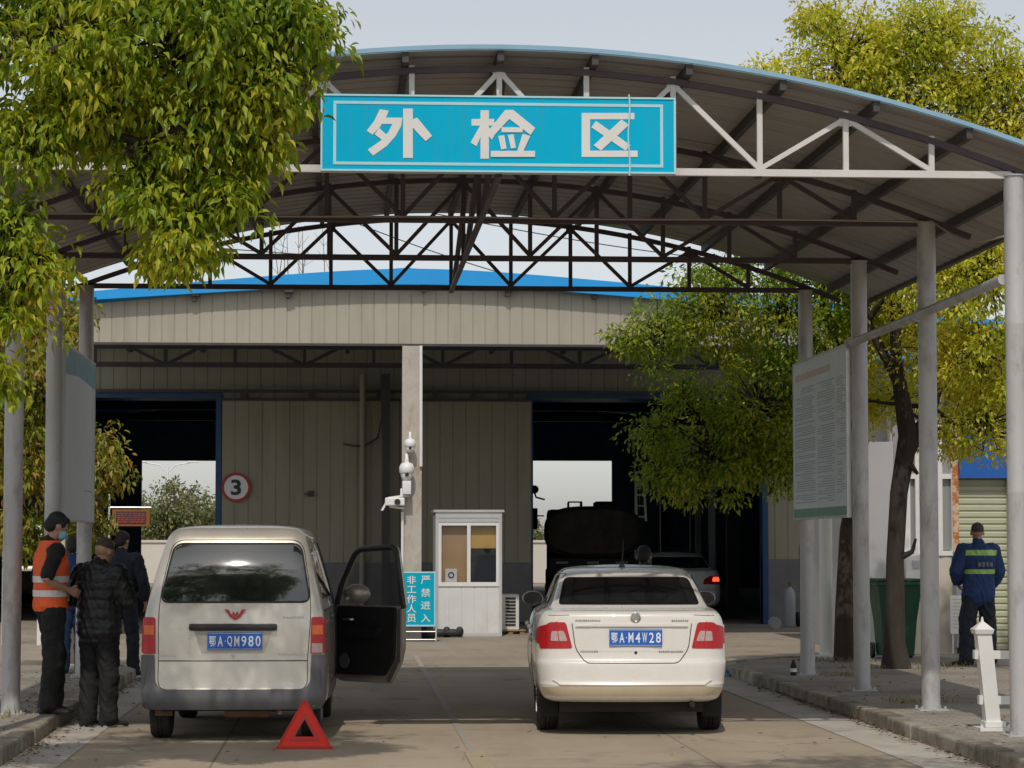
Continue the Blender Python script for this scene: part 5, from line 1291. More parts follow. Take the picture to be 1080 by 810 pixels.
# ------------------------------------------------------------------ gas cylinder, ball, meter boxes, little things by the right doorway
g = gp(833, 661)
gc = thing('gas_cylinder', (g.x, g.y, 0), 'small grey gas cylinder standing by the right doorway', 'gas cylinder')
mb = MB(); mb.lathe([(0.10, 0), (0.11, 0.02), (0.11, 0.62), (0.09, 0.70), (0.04, 0.74), (0.035, 0.76)], seg=24); mb.build('cylinder_body', M['gas_grey'], gc, True, 50)
mb = MB(); mb.lathe([(0.03, 0.755), (0.03, 0.82)], seg=12); mb.lathe([(0.045, 0.82), (0.045, 0.845)], seg=16); mb.build('valve', M['rust'], gc, True)
tk = thing('hand_truck', (g.x + 0.42, g.y + 0.1, 0), 'black hand truck leaning beside the gas cylinder', 'hand truck')
mb = MB()
for x in (-0.18, 0.18): mb.tube([(x, 0, 0.15), (x, 0.1, 1.5), (x, 0.02, 1.6)], 0.02, 8)
for z in (0.3, 0.7, 1.1): mb.tube([(-0.18, 0.02 + z * 0.06, z), (0.18, 0.02 + z * 0.06, z)], 0.016, 8)
mb.box(-0.2, 0.2, -0.22, 0.02, 0.05, 0.07); mb.build('frame', M['black'], tk)
for sx in (-1, 1):
    mb = MB(); mb.lathe([(0.14, -0.025), (0.14, 0.025)], (sx * 0.23, 0.05, 0.14), 'x', 20); mb.build('wheel', M['rubber'], tk)
g = gp(817, 663)
bl_ = thing('cable_reel', (g.x, g.y, 0), 'small grey round reel on the ground by the right doorway', 'reel')
mb = MB(); mb.lathe([(0.05, -0.10), (0.05, 0.10)], (0, 0, 0.11), 'y', 16); mb.build('core', M['tail_red'], bl_)
for y in (-0.1, 0.1):
    mb = MB(); mb.lathe([(0.11, y - 0.012), (0.11, y + 0.012)], (0, 0, 0.11), 'y', 24); mb.build('flange', M['gas_grey'], bl_)
g = at(967, 600, SBY - 0.06)
mx = thing('meter_box', (g.x, SBY - 0.14, g.z), 'white square electricity box on the white framed wall left of the shutter', 'box')
mb = MB(); mb.cbox(-0.17, 0.17, 0, 0.10, -0.2, 0.2, 0.01); mb.build('casing', M['white'], mx)
mb = MB(); mb.box(-0.09, 0.09, -0.006, 0.0, 0.0, 0.12); mb.build('window', M['board_text'], mx)
g = at(1012.5, 649, SBY - 0.4)
wn = thing('print_notice', (g.x, SBY - 0.42, 0.0), 'white notice panel with faint rows of print leaning by the blue-topped cupboard', 'notice')
mb = MB(); mb.box(-0.14, 0.14, 0, 0.03, 0.32, 0.86); mb.build('panel', M['white_clean'], wn)
mb = MB()
for z in np.arange(0.40, 0.82, 0.05): mb.box(-0.11, 0.11, -0.004, -0.001, z, z + 0.012)
mb.build('small_print', M['render_cream'], wn)
mb = MB()
for x in (-0.1, 0.1): mb.box(x - 0.01, x + 0.01, 0.035, 0.05, 0, 0.6)
mb.build('leg', M['alu'], wn)
# blue plastic scrap at the kerb corner
g = gp(775, 713)
lt = thing('plastic_scrap', tuple(g), 'crumpled bright blue plastic scrap lying at the kerb corner', 'litter')
r4 = random.Random(4); mb = MB(); n = 9; vs = [((i / (n - 1) - 0.5) * 0.34, (j / (n - 1) - 0.5) * 0.5, 0.012 + r4.random() * 0.07) for j in range(n) for i in range(n)]
mb.add(vs, [(j * n + i, j * n + i + 1, (j + 1) * n + i + 1, (j + 1) * n + i) for j in range(n - 1) for i in range(n - 1)]); mb.build('crumpled_sheet', M['blue_litter'], lt)
# small dark bottle at the foot of the fourth column
bb = thing('bottle', (5.02, 28.15, 0.113), 'small dark bottle standing at the foot of the farthest right column', 'bottle')
mb = MB(); mb.lathe([(0.03, 0), (0.034, 0.01), (0.034, 0.11), (0.022, 0.14), (0.013, 0.155), (0.013, 0.175)], seg=16); mb.build('bottle_body', M['cloth_dark_navy'], bb, True, 50)
mb = MB(); mb.lathe([(0.036, 0.04), (0.036, 0.08)], seg=16); mb.build('bottle_label', M['white_clean'], bb)
# white railing behind the left people
g = at(80, 556, 40)
rl = thing('railing', (g.x, 40, 0), 'low white tube railing behind the group of people', 'railing')
mb = MB()
for x in (-1.1, -0.55, 0.0): mb.tube([(x, 0, 0), (x, 0, 1.85)], 0.04, 8)
for z in (1.85, 1.2): mb.tube([(-1.1, 0, z), (0.05, 0, z)], 0.04, 8)
mb.build('tubes', M['white'], rl)

# ------------------------------------------------------------------ tanker lorry
TX = (at(573, 560, 57).x + at(678, 560, 57).x) / 2
tr = thing('tanker_truck', (TX, 57, 0), 'dark tanker truck with rounded tank inside the right doorway', 'truck', -0.078)
mb = MB(); hw, hz = 1.10, 0.56; zc_ = 1.86
ring = [(hw * math.copysign(abs(cos(t)) ** 0.62, cos(t)), zc_ + hz * math.copysign(abs(sin(t)) ** 0.72, sin(t))) for t in np.linspace(0, 2 * pi, 41)[:-1]]
n = len(ring); vs = []
for y, q in ((0.0, 0.90), (0.05, 0.97), (0.12, 1.0), (6.0, 1.0), (6.1, 0.9)): vs += [(x * q, y, zc_ + (z - zc_) * q) for x, z in ring]
mb.add(vs, [(i * n + k, i * n + (k + 1) % n, (i + 1) * n + (k + 1) % n, (i + 1) * n + k) for i in range(4) for k in range(n)] + [tuple(range(n - 1, -1, -1)), tuple(range(4 * n, 5 * n))])
tank = mb.build('tank', M['tank'], tr, True, 35)
mb = MB()
for q in (0.0, 2.0, 4.0):
    for a_, b_ in zip(ring, ring[1:] + ring[:1]): mb.bar((a_[0] * 1.005, 0.14 + q, zc_ + (a_[1] - zc_) * 1.01), (b_[0] * 1.005, 0.14 + q, zc_ + (b_[1] - zc_) * 1.01), 0.05, 0.03)
mb.build('tank_band', M['dark_steel'], tank)
mb = MB(); mb.lathe([(0.28, zc_ + hz - 0.05), (0.28, zc_ + hz + 0.10), (0.22, zc_ + hz + 0.14)], (0.30, 1.0, 0), seg=24); mb.build('hatch', M['dark_steel'], tank, True, 40)
mb = MB()
for x in (-0.55, -0.25): mb.tube([(x, 0.6, zc_ + hz - 0.05), (x, 0.6, zc_ + hz + 0.12), (x, 2.6, zc_ + hz + 0.12), (x, 2.6, zc_ + hz - 0.05)], 0.02, 6)
mb.tube([(-0.55, 0.6, zc_ + hz + 0.12), (-0.25, 0.6, zc_ + hz + 0.12)], 0.02, 6); mb.build('catwalk_rail', M['dark_steel'], tank)
mb = MB(); mb.box(-0.45, 0.45, 0.3, 7.9, 0.85, 1.08); mb.box(-1.0, 1.0, -0.05, 0.05, 0.95, 1.25); mb.box(-1.1, 1.1, -0.15, 0.0, 0.55, 0.67)
mb.box(-0.9, -0.84, -0.1, 0.0, 0.6, 1.0); mb.box(0.84, 0.9, -0.1, 0.0, 0.6, 1.0); mb.build('chassis', M['black'], tr)
mb = MB()
for x in (-0.75, -0.05, 0.6): mb.box(x - 0.09, x + 0.18, -0.06, -0.052, 1.13, 1.18)
mb.build('reflector', M['white'], tr)
mb = MB(); mb.cbox(-1.05, 1.05, 6.4, 8.3, 0.75, 2.45, 0.12); mb.build('cab', M['tank'], tr)
for y in (1.3, 2.6, 7.2):
    for sg in (-1, 1): wheel(tr, sg * 0.93, y, 0.48, 0.30, sg)
p1 = at(570, 522, 64)
for sg, xx in ((-1, -1.25),):
    mb = MB(); mb.tube([(-1.1, 7.8, 2.72), (-1.32, 7.7, 2.78), (-1.36, 7.7, 2.9)], 0.025, 6); mb.cbox(-1.45, -1.28, 7.66, 7.74, 1.95, 2.5, 0.02)
    mb.tube([(-1.12, 7.75, 2.3), (-1.34, 7.7, 2.3)], 0.02, 6)
    mb.lathe([(0.11, 0), (0.09, 0.05)], (-1.36, 7.66, 2.98), 'y', 16); mb.build('wing_mirror', M['black'], tr)
mb = MB(); x = 1.0; mb.bar((x, 0.4, 2.1), (x, 0.5, 3.25), 0.05); mb.bar((x + 0.22, 0.4, 2.1), (x + 0.16, 0.5, 3.25), 0.05)
for z in np.arange(2.2, 3.2, 0.25): mb.bar((x, 0.45, z), (x + 0.2, 0.45, z), 0.03)
mb.build('ladder', M['alu'], tr)
# ------------------------------------------------------------------ people
def loft(mb, chain, seg=16, cap=True):
    """chain of (point, ra, rb[, sidevector]) : elliptical rings, ra along the side vector, rb across it"""
    n = len(chain); P = [Vector(c[0]) for c in chain]; vs = []
    side0 = Vector(chain[0][3]) if len(chain[0]) > 3 else Vector((1, 0, 0))
    dirs = [(P[min(i + 1, n - 1)] - P[max(i - 1, 0)]).normalized() for i in range(n)]
    rings = []
    for i in range(n):
        rings.append((P[i], chain[i][1], chain[i][2], dirs[i]))
    if cap:
        p, a, b, d = rings[0]; q = min(a, b); rings = [(p - d * q * 0.85, a * 0.35, b * 0.35, d), (p - d * q * 0.5, a * 0.8, b * 0.8, d)] + rings
        p, a, b, d = rings[-1]; q = min(a, b); rings += [(p + d * q * 0.5, a * 0.8, b * 0.8, d), (p + d * q * 0.85, a * 0.35, b * 0.35, d)]
    for p, a, b, d in rings:
        s_ = (side0 - d * side0.dot(d))
        if s_.length < 0.1: s_ = Vector((0, 1, 0)) - d * d.y
        s_.normalize(); t_ = s_.cross(d)
        vs += [p + s_ * a * cos(2 * pi * k / seg) + t_ * b * sin(2 * pi * k / seg) for k in range(seg)]
    m = len(rings)
    fs = [(i * seg + k, i * seg + (k + 1) % seg, (i + 1) * seg + (k + 1) % seg, (i + 1) * seg + k) for i in range(m - 1) for k in range(seg)]
    fs += [tuple(range(seg - 1, -1, -1)), tuple(range((m - 1) * seg, m * seg))]
    mb.add(vs, fs)

def fuse(mb, name, m, parent, voxel=0.011, smooth=3, wrinkle=0.0):
    """joins the overlapping volumes of mb into one continuous skin"""
    me = mb.mesh(name); bm = bmesh.new(); bm.from_mesh(me); bmesh.ops.recalc_face_normals(bm, faces=bm.faces); bm.to_mesh(me); bm.free()
    o = bpy.data.objects.new(name, me); COL.objects.link(o)
    r = o.modifiers.new('r', 'REMESH'); r.mode = 'VOXEL'; r.voxel_size = voxel
    if smooth: s = o.modifiers.new('s', 'SMOOTH'); s.iterations = smooth; s.factor = 0.5
    dg = bpy.context.evaluated_depsgraph_get(); me2 = bpy.data.meshes.new_from_object(o.evaluated_get(dg)); bpy.data.objects.remove(o)
    me2.materials.clear()
    if wrinkle:
        me2.update(); nv_ = len(me2.vertices); nb = np.zeros(nv_ * 3, np.float32); me2.vertices.foreach_get('normal', nb); nb = nb.reshape(-1, 3)
        for i_, v in enumerate(me2.vertices):
            p = v.co.copy(); q = Vector((p.x * 9, p.y * 9, p.z * 14 + 3 * sin(p.x * 11)))
            v.co = p + Vector(nb[i_].tolist()) * (mnoise.noise(q) * wrinkle + mnoise.noise(q * 2.6) * wrinkle * 0.45)
    return link_mesh(name, me2, m, parent, True)

def blend(a, b, t): return Vector(a).lerp(Vector(b), t)

def person(loc, rz, label, J, wear, height=1.72, group=None, head_turn=0.0, head_down=0.0, hair='hair', fingers=True, lean=0.0):
    """J: joints in metres, person facing +Y, x to the person's right, feet on z = 0"""
    root = thing('person', loc, label, 'person', rz, group)
    k = height / 1.72
    D = dict(ankR=(0.10, 0, 0.09), ankL=(-0.10, 0, 0.09), knR=(0.10, 0.02, 0.49), knL=(-0.10, 0.02, 0.49), hipR=(0.09, 0, 0.91), hipL=(-0.09, 0, 0.91),
             pel=(0, 0, 0.96), chest=(0, 0, 1.28), neck=(0, -0.01, 1.46), head=(0, 0.02, 1.60), shR=(0.185, 0, 1.40), shL=(-0.185, 0, 1.40),
             elR=(0.25, -0.02, 1.12), elL=(-0.25, -0.02, 1.12), wrR=(0.25, 0.08, 0.88), wrL=(-0.25, 0.08, 0.88), toeR=0.0, toeL=0.0)
    D.update(J); J = {a: (Vector(b) * k if not isinstance(b, float) else b) for a, b in D.items()}
    X = (1, 0, 0)
    body = MB()
    # torso and neck
    w = 1.0
    loft(body, [(J['pel'] - Vector((0, 0, .06)), .155, .11), (J['pel'] + Vector((0, 0, .02)), .155, .105), (blend(J['pel'], J['chest'], .45), .135, .098), (J['chest'], .160, .115), (blend(J['chest'], J['neck'], .55), .165, .10), (blend(J['chest'], J['neck'], .85), .09, .075), (J['neck'], .062, .062)], 18)
    hd = Matrix.Rotation(-head_turn, 3, 'Z') @ Matrix.Rotation(-head_down, 3, 'X')
    def hp(x, y, z): return J['head'] + hd @ Vector((x, y, z))
    loft(body, [(J['neck'] - Vector((0, 0, .04)), .06, .06), (blend(J['neck'], J['head'], .45), .052, .056)], 14)
    def ell(c, rx, ry, rz):
        t = MB(); t.ball((0, 0, 0), rx, ry, rz, 18, 12); body.add([J['head'] + hd @ (Vector(c) + Vector(v)) for v in t.v], t.f)
    ell((0, -0.008, 0.03), .076, .095, .090); ell((0, 0.028, -0.035), .058, .062, .075); ell((0, 0.072, -0.082), .026, .022, .020)
    ell((0, 0.098, -0.010), .013, .018, .028); ell((0, 0.104, -0.026), .017, .014, .011); ell((0, 0.080, 0.025), .055, .018, .012)
    ell((0, 0.088, -0.055), .022, .012, .008)
    for s_ in (-1, 1): ell((s_ * .078, -0.005, -0.005), .010, .018, .030)
    # arms and hands
    for s_, sh, el, wr in ((1, 'shR', 'elR', 'wrR'), (-1, 'shL', 'elL', 'wrL')):
        t = MB(); t.ball(J[sh] + Vector((-s_ * .02, 0, -.01)), .065, .060, .060); body.add(t.v, t.f)
        loft(body, [(J[sh], .052, .052), (blend(J[sh], J[el], .4), .045, .045), (J[el], .038, .038), (blend(J[el], J[wr], .35), .038, .036), (J[wr], .025, .021)], 14)
        d = (J[wr] - J[el]).normalized()
        a = Vector((0, 0, 1)).cross(d)
        if a.length < .3: a = Vector((1, 0, 0))
        a.normalize(); inward = Vector((-s_, 0, 0)); pal = (inward - d * inward.dot(d)); 
        if pal.length < .2: pal = Vector((0, 0, -1)) - d * (-d.z)
        pal.normalize(); sd = d.cross(pal) * s_
        loft(body, [(J[wr], .026, .020, sd), (J[wr] + d * .04, .038, .017, sd), (J[wr] + d * .085, .042, .016, sd)], 12)
        if fingers:
            for i, (off, ln) in enumerate(((-.031, .062), (-.011, .074), (.011, .078), (.031, .070))):
                b = J[wr] + d * .085 + sd * off; c = b + d * ln * .5 + pal * .010; e = c + d * ln * .35 + pal * .026
                loft(body, [(b - d * .02, .0095, .0095), (c, .0088, .0088), (e, .0078, .0078)], 8)
            b = J[wr] + d * .03 + sd * .030; c = b + d * .035 + sd * .028 + pal * .012; e = c + d * .032 + pal * .012
            loft(body, [(b, .012, .012), (c, .0105, .0105), (e, .009, .009)], 8)
    # legs and feet
    for s_, hi, kn, an in ((1, 'hipR', 'knR', 'ankR'), (-1, 'hipL', 'knL', 'ankL')):
        loft(body, [(J[hi], .088, .095), (blend(J[hi], J[kn], .4), .075, .080), (J[kn], .054, .058), (blend(J[kn], J[an], .35), .052, .060), (J[an], .034, .038)], 14)
        toe = J['toe' + an[-1]]; f = Vector((sin(toe), cos(toe), 0))
        loft(body, [(J[an] + Vector((0, 0, -.04)) - f * .03, .034, .036), (J[an] + Vector((0, 0, -.055)) + f * .08, .040, .026), (J[an] + Vector((0, 0, -.065)) + f * .15, .036, .018)], 12)
    fuse(body, 'body', M['skin'], root, 0.0085, 1)
    # ---- clothes
    tr = MB(); q = wear.get('loose', 0.018)
    loft(tr, [(J['pel'] - Vector((0, 0, .07)), .165, .125), (J['pel'] + Vector((0, 0, .06)), .160, .118)], 18)
    for hi, kn, an in (('hipR', 'knR', 'ankR'), ('hipL', 'knL', 'ankL')):
        ac = J[an] + Vector((0, 0, -.02))
        loft(tr, [(J[hi], .100 + q * .3, .112), (blend(J[hi], J[kn], .4), .086 + q * .5, .092 + q * .5), (blend(J[hi], J[kn], .9), .068 + q, .070 + q), (J[kn], .064 + q, .066 + q), (blend(J[kn], ac, .25), .062 + q, .066 + q), (blend(J[kn], ac, .6), .054 + q, .058 + q), (blend(J[kn], ac, .85), .055 + q, .060 + q), (ac, .056 + q, .064 + q)], 16)
    fuse(tr, 'trousers', M[wear['trousers']], root, 0.010, 3, 0.016)
    jk = MB(); jq = wear.get('bulk', 0.02)
    low = wear.get('hem', -0.06)
    loft(jk, [(J['pel'] + Vector((0, 0, low)), .165 + jq, .118 + jq), (J['pel'] + Vector((0, 0, .06)), .158 + jq, .11 + jq), (blend(J['pel'], J['chest'], .5), .152 + jq, .108 + jq), (J['chest'], .172 + jq, .122 + jq), (blend(J['chest'], J['neck'], .55), .165 + jq, .102 + jq), (blend(J['chest'], J['neck'], .85), .10 + jq * .7, .085 + jq * .5), (J['neck'] + Vector((0, 0, .01)), .066 + jq * .3, .068 + jq * .3)], 20)
    cut = wear.get('sleeve', 1.0)
    for sx, sh, el, wr in ((1, 'shR', 'elR', 'wrR'), (-1, 'shL', 'elL', 'wrL')):
        t = MB(); t.ball(J[sh] + Vector((-sx * .025, 0, -.018)), .074 + jq * .8, .070 + jq * .8, .064 + jq * .6); jk.add(t.v, t.f)
        ch = [(J[sh] + Vector((0, 0, -.01)), .060 + jq * .8, .062 + jq * .8), (blend(J[sh], J[el], .45), .052 + jq * .8, .052 + jq * .8)]
        if cut > .5: ch += [(J[el], .047 + jq * .8, .048 + jq * .8), (blend(J[el], J[wr], .4), .045 + jq * .8, .045 + jq * .8), (blend(J[el], J[wr], .92), .034 + jq * .7, .034 + jq * .7)]
        else: ch += [(blend(J[sh], J[el], .85), .050 + jq, .050 + jq)]
        loft(jk, ch, 16)
    if wear.get('hood'): 
        c = J['neck'] + Vector((0, -.085, -.03)); t = MB(); t.ball(c, .125, .065, .085, 18, 12); jk.add(t.v, t.f)
        t = MB(); t.ball(J['neck'] + Vector((0, -.0, .0)), .10, .095, .045, 18, 12); jk.add(t.v, t.f)
    jo = fuse(jk, wear.get('top_name', 'jacket'), M[wear['top']], root, 0.010, 3, 0.013)
    if wear.get('puffer'):     # sewn channels of a down jacket
        for v in jo.data.vertices:
            if v.co.z > J['pel'].z - .2:
                n = Vector((v.co.x, v.co.y, 0)).normalized() if (v.co.x or v.co.y) else Vector((0, 0, 0))
                v.co += n * (abs(sin(v.co.z * pi / 0.085)) ** 0.5 * 0.014 - 0.007)
    # bands on the jacket, taken from the same skin
    for zb, mt in wear.get('bands', ()):
        z0, z1 = zb[0] * k, zb[1] * k
        bm = bmesh.new(); bm.from_mesh(jo.data)
        for zz, nn in ((z0, -1), (z1, 1)):
            bmesh.ops.bisect_plane(bm, geom=bm.verts[:] + bm.edges[:] + bm.faces[:], plane_co=(0, 0, zz), plane_no=(0, 0, nn), clear_outer=True)
        if len(zb) > 2: 
            for sx in (-1, 1): bmesh.ops.bisect_plane(bm, geom=bm.verts[:] + bm.edges[:] + bm.faces[:], plane_co=(sx * zb[2], 0, 0), plane_no=(sx, 0, 0), clear_outer=True)
        bm.normal_update()
        for v in bm.verts: v.co += v.normal * 0.005
        me = bpy.data.meshes.new('band'); bm.to_mesh(me); bm.free(); link_mesh('reflective_band', me, M[mt], jo, True)
    if wear.get('vest'):
        vt = MB(); g = 0.034
        loft(vt, [(J['pel'] + Vector((0, 0, -.05)), .165 + g, .118 + g), (J['pel'] + Vector((0, 0, .07)), .16 + g, .11 + g), (blend(J['pel'], J['chest'], .5), .155 + g, .11 + g), (J['chest'], .165 + g, .12 + g), (blend(J['chest'], J['neck'], .5), .140 + g, .10 + g), (blend(J['chest'], J['neck'], .8), .10 + g * .8, .085 + g * .6)], 20)
        vo = fuse(vt, 'vest', M['orange'], root, 0.011, 2, 0.010)
        # open front and arm holes
        bm = bmesh.new(); bm.from_mesh(vo.data)
        kill = [f for f in bm.faces if (abs(f.calc_center_median().x) < 0.055 and f.calc_center_median().y > 0.02) or f.calc_center_median().z < J['pel'].z - .085 or f.calc_center_median().z > J['neck'].z + .015]
        bmesh.ops.delete(bm, geom=kill, context='FACES'); bm.to_mesh(vo.data); bm.free()
        for z0, z1 in ((1.00 * k, 1.055 * k), (1.12 * k, 1.175 * k)):
            bm = bmesh.new(); bm.from_mesh(vo.data)
            for zz, nn in ((z0, -1), (z1, 1)): bmesh.ops.bisect_plane(bm, geom=bm.verts[:] + bm.edges[:] + bm.faces[:], plane_co=(0, 0, zz), plane_no=(0, 0, nn), clear_outer=True)
            bm.normal_update()
            for v in bm.verts: v.co += v.normal * 0.005
            me = bpy.data.meshes.new('band'); bm.to_mesh(me); bm.free(); link_mesh('reflective_band', me, M['reflect'], vo, True)
    # shoes
    for an in ('ankR', 'ankL'):
        toe = J['toe' + an[-1]]; f = Vector((sin(toe), cos(toe), 0)); s_ = Vector((cos(toe), -sin(toe), 0)); A = J[an]
        sh = MB()
        loft(sh, [(A + Vector((0, 0, -.045)) - f * .055, .038, .042, s_), (A + Vector((0, 0, -.042)) + f * .02, .044, .046, s_), (A + Vector((0, 0, -.058)) + f * .10, .050, .030, s_), (A + Vector((0, 0, -.064)) + f * .17, .040, .022, s_)], 14)
        loft(sh, [(A + Vector((0, 0, .02)), .044, .048), (A + Vector((0, 0, -.04)), .044, .05)], 12)
        for i, v in enumerate(sh.v): sh.v[i] = (v[0], v[1], max(v[2], 0.004))
        so = fuse(sh, 'shoe', M['shoe'], root, 0.009, 1)
        if wear.get('sole'):
            mb = MB(); pts = rpoly([(-.045, -.09), (.045, -.09), (.055, .10), (.03, .20), (-.03, .20), (-.055, .10)], .03); pts = [(x * .8, y * .85 + .01) for x, y in pts]
            mb.prism([(x, y) for x, y in pts], Vector((A.x, A.y, 0.002)), s_, f, 0.020 if s_.cross(f).z > 0 else -0.02); mb.build('sole', M['gas_grey'], so)
    # hair
    hr = MB()
    def hell(c, rx, ry, rz):
        t = MB(); t.ball((0, 0, 0), rx, ry, rz, 20, 14); hr.add([J['head'] + hd @ (Vector(c) + Vector(v)) for v in t.v], t.f)
    if hair == 'short':
        hell((0, -0.020, 0.050), .079, .092, .082); m_ = M['hair_short']
    else:
        hell((0, -0.018, 0.048), .082, .094, .086); hell((0, 0.035, 0.088), .060, .052, .032); hell((0, -0.055, 0.0), .072, .062, .075)
        for s_ in (-1, 1): hell((s_ * .058, 0.0, .035), .026, .05, .045)
        m_ = M['hair']
    fuse(hr, 'hair', m_, root, 0.009, 2)
    if wear.get('mask'):
        mk = MB(); t = MB(); t.ball((0, 0, 0), .066, .052, .056, 16, 10); mk.add([J['head'] + hd @ (Vector((0, 0.066, -0.045)) + Vector(v)) for v in t.v], t.f)
        mo = fuse(mk, 'face_mask', M['mask'], root, 0.008, 1)
        mb = MB()
        for s_ in (-1, 1):
            for dz in (-.02, .015): mb.tube([J['head'] + hd @ Vector((s_ * .06, .05, -.045 + dz)), J['head'] + hd @ Vector((s_ * .084, -.01, -.01))], .002, 5)
        mb.build('ear_loop', M['white_clean'], mo)
    return root, J

g = gp(52, 754, .113)
person((g.x, g.y, 0.113), radians(-68), 'man in orange reflective vest and light blue face mask standing on the left kerb', dict(
    ankR=(0.09, -0.04, .09), ankL=(-0.09, 0.06, .09), knR=(.09, 0.0, .49), knL=(-.09, .08, .49), toeR=0.15, toeL=-0.1,
    shR=(.18, 0.0, 1.40), elR=(.28, -.12, 1.14), wrR=(.20, .10, 1.06), elL=(-.26, -.06, 1.13), wrL=(-.17, .14, 1.04), head=(0, .045, 1.59)),
    dict(trousers='cloth_black', top='cloth_black', top_name='tshirt', sleeve=0.4, bulk=0.014, vest=True, mask=True, loose=.022), 1.76, None, -0.1, 0.5)
g = gp(103, 767)
person((g.x, g.y, 0.0), radians(-28), 'man in black hooded puffer jacket with cropped hair, seen from behind on the road', dict(
    ankR=(.10, .03, .09), ankL=(-.09, -.03, .09), toeR=.5, toeL=.3, elR=(.27, .05, 1.14), wrR=(.12, .24, 1.10), elL=(-.27, .03, 1.14), wrL=(-.10, .22, 1.12), head=(.01, .06, 1.57), neck=(0, .01, 1.45)),
    dict(trousers='cloth_black', top='down_black', bulk=.045, hood=True, puffer=True, loose=.024, hem=-.10, sole=True), 1.66, None, 0.15, 0.6, 'short')
g = gp(127, 713)
person((g.x, g.y, 0.0), radians(-15), 'man in dark navy jacket standing behind the black puffer jacket', dict(
    ankR=(.12, .12, .09), ankL=(-.10, -.08, .09), knR=(.11, .09, .49), elR=(.27, .0, 1.13), wrR=(.27, .08, .90), toeR=.3, head=(0, .03, 1.59)),
    dict(trousers='cloth_dark_navy', top='cloth_dark_navy', bulk=.03, loose=.02), 1.75, None, 0.2, 0.2)
g = gp(76, 710, .113)
person((g.x, g.y, 0.113), radians(10), 'person in blue jacket and blue jeans, mostly hidden behind the vest and puffer jacket', dict(toeR=.4, toeL=.1),
    dict(trousers='denim', top='cloth_navy', bulk=.03, loose=.012), 1.55, None, 0.3, 0.1)
g = gp(1033, 702, .113)
wk, WJ = person((g.x, g.y, 0.113), radians(8), 'workman in navy uniform with lime reflective bands, seen from behind on the right pavement', dict(
    ankR=(.13, -.02, .09), ankL=(-.15, .02, .09), knR=(.125, .02, .49), knL=(-.14, .03, .49), toeR=.35, toeL=-1.0, elR=(.27, .0, 1.13), wrR=(.22, .14, .95), elL=(-.28, .02, 1.13), wrL=(-.20, .16, 1.0), head=(.0, .02, 1.59)),
    dict(trousers='cloth_dark_navy', top='cloth_navy', bulk=.044, loose=.036, hem=-.12, bands=(((1.32, 1.385, .2), 'green_band'), ((1.10, 1.155, .19), 'green_band'))), 1.74, None, 0.25, 0.0, 'short')
mb = MB(); r5 = random.Random(9)
for i in range(4):
    x = -.075 + i * .05
    for j in range(4): mb.box(x + r5.uniform(-.004, .004), x + .034, -.192, -.158, 1.205 + j * .013, 1.211 + j * .013)
mb.build('back_print', M['gas_grey'], wk)
person(tuple(Vector((3.28, 27.6, -0.03 * 0))), radians(20), 'dark-haired person whose head shows above the white sedan roof', dict(head=(0, .03, 1.59)),
    dict(trousers='cloth_dark_navy', top='cloth_dark_navy', bulk=.03), 1.56, None, 0.6, 0.2)
# ------------------------------------------------------------------ trees
def leaves(name, clumps, n_per, size, m, parent, seed=1, droop=0.5, aspect=0.42, fine=False):
    """clumps: array (k,4) x y z r; each leaf is a folded pointed blade of its own"""
    rg = np.random.default_rng(seed); C = np.repeat(np.asarray(clumps, float), n_per, axis=0); N = len(C)
    d = rg.normal(size=(N, 3)); d /= np.linalg.norm(d, axis=1)[:, None]
    rad = C[:, 3:4] * rg.random((N, 1)) ** 0.42; pos = C[:, :3] + d * rad * np.array([1, 1, 0.8])
    ax = d * 0.7 + rg.normal(size=(N, 3)) * 0.5 + np.array([0, 0, -droop]); ax /= np.linalg.norm(ax, axis=1)[:, None]
    up = rg.normal(size=(N, 3)) * 0.5 + np.array([0, 0, 1.0]); sd = np.cross(ax, up); sd /= np.linalg.norm(sd, axis=1)[:, None] + 1e-9
    nn = np.cross(sd, ax); L_ = size * rg.uniform(0.5, 1.3, (N, 1)); W = L_ * aspect
    b = pos; t = pos + ax * L_; mid = pos + ax * L_ * 0.42
    l = mid + sd * W * 0.5 + nn * W * 0.16; r = mid - sd * W * 0.5 + nn * W * 0.16
    if fine:
        l2 = pos + ax * L_ * 0.74 + sd * W * 0.30 + nn * W * 0.02; r2 = pos + ax * L_ * 0.74 - sd * W * 0.30 + nn * W * 0.02
        m1 = pos + ax * L_ * 0.42 - nn * W * 0.02; t = t - nn * W * 0.35 + np.array([0, 0, -0.12]) * L_
        V = np.stack([b, l, m1, r, l2, r2, t], 1).reshape(-1, 3)
        idx = np.array([0, 1, 2, 0, 2, 3, 1, 4, 2, 2, 4, 6, 2, 6, 5, 2, 5, 3]); nv, ntr = 7, 6
    else:
        V = np.stack([b, l, t, r], 1).reshape(-1, 3); idx = np.array([0, 1, 2, 0, 2, 3]); nv, ntr = 4, 2
    me = bpy.data.meshes.new(name); me.vertices.add(len(V)); me.vertices.foreach_set('co', V.ravel())
    tri = (np.arange(N)[:, None] * nv + idx).ravel()
    me.loops.add(len(tri)); me.loops.foreach_set('vertex_index', tri.astype(np.int32)); me.polygons.add(ntr * N)
    me.polygons.foreach_set('loop_start', np.arange(0, 3 * ntr * N, 3, dtype=np.int32)); me.polygons.foreach_set('loop_total', np.full(ntr * N, 3, np.int32))
    me.update(calc_edges=True); me.validate()
    return link_mesh(name, me, m, parent)

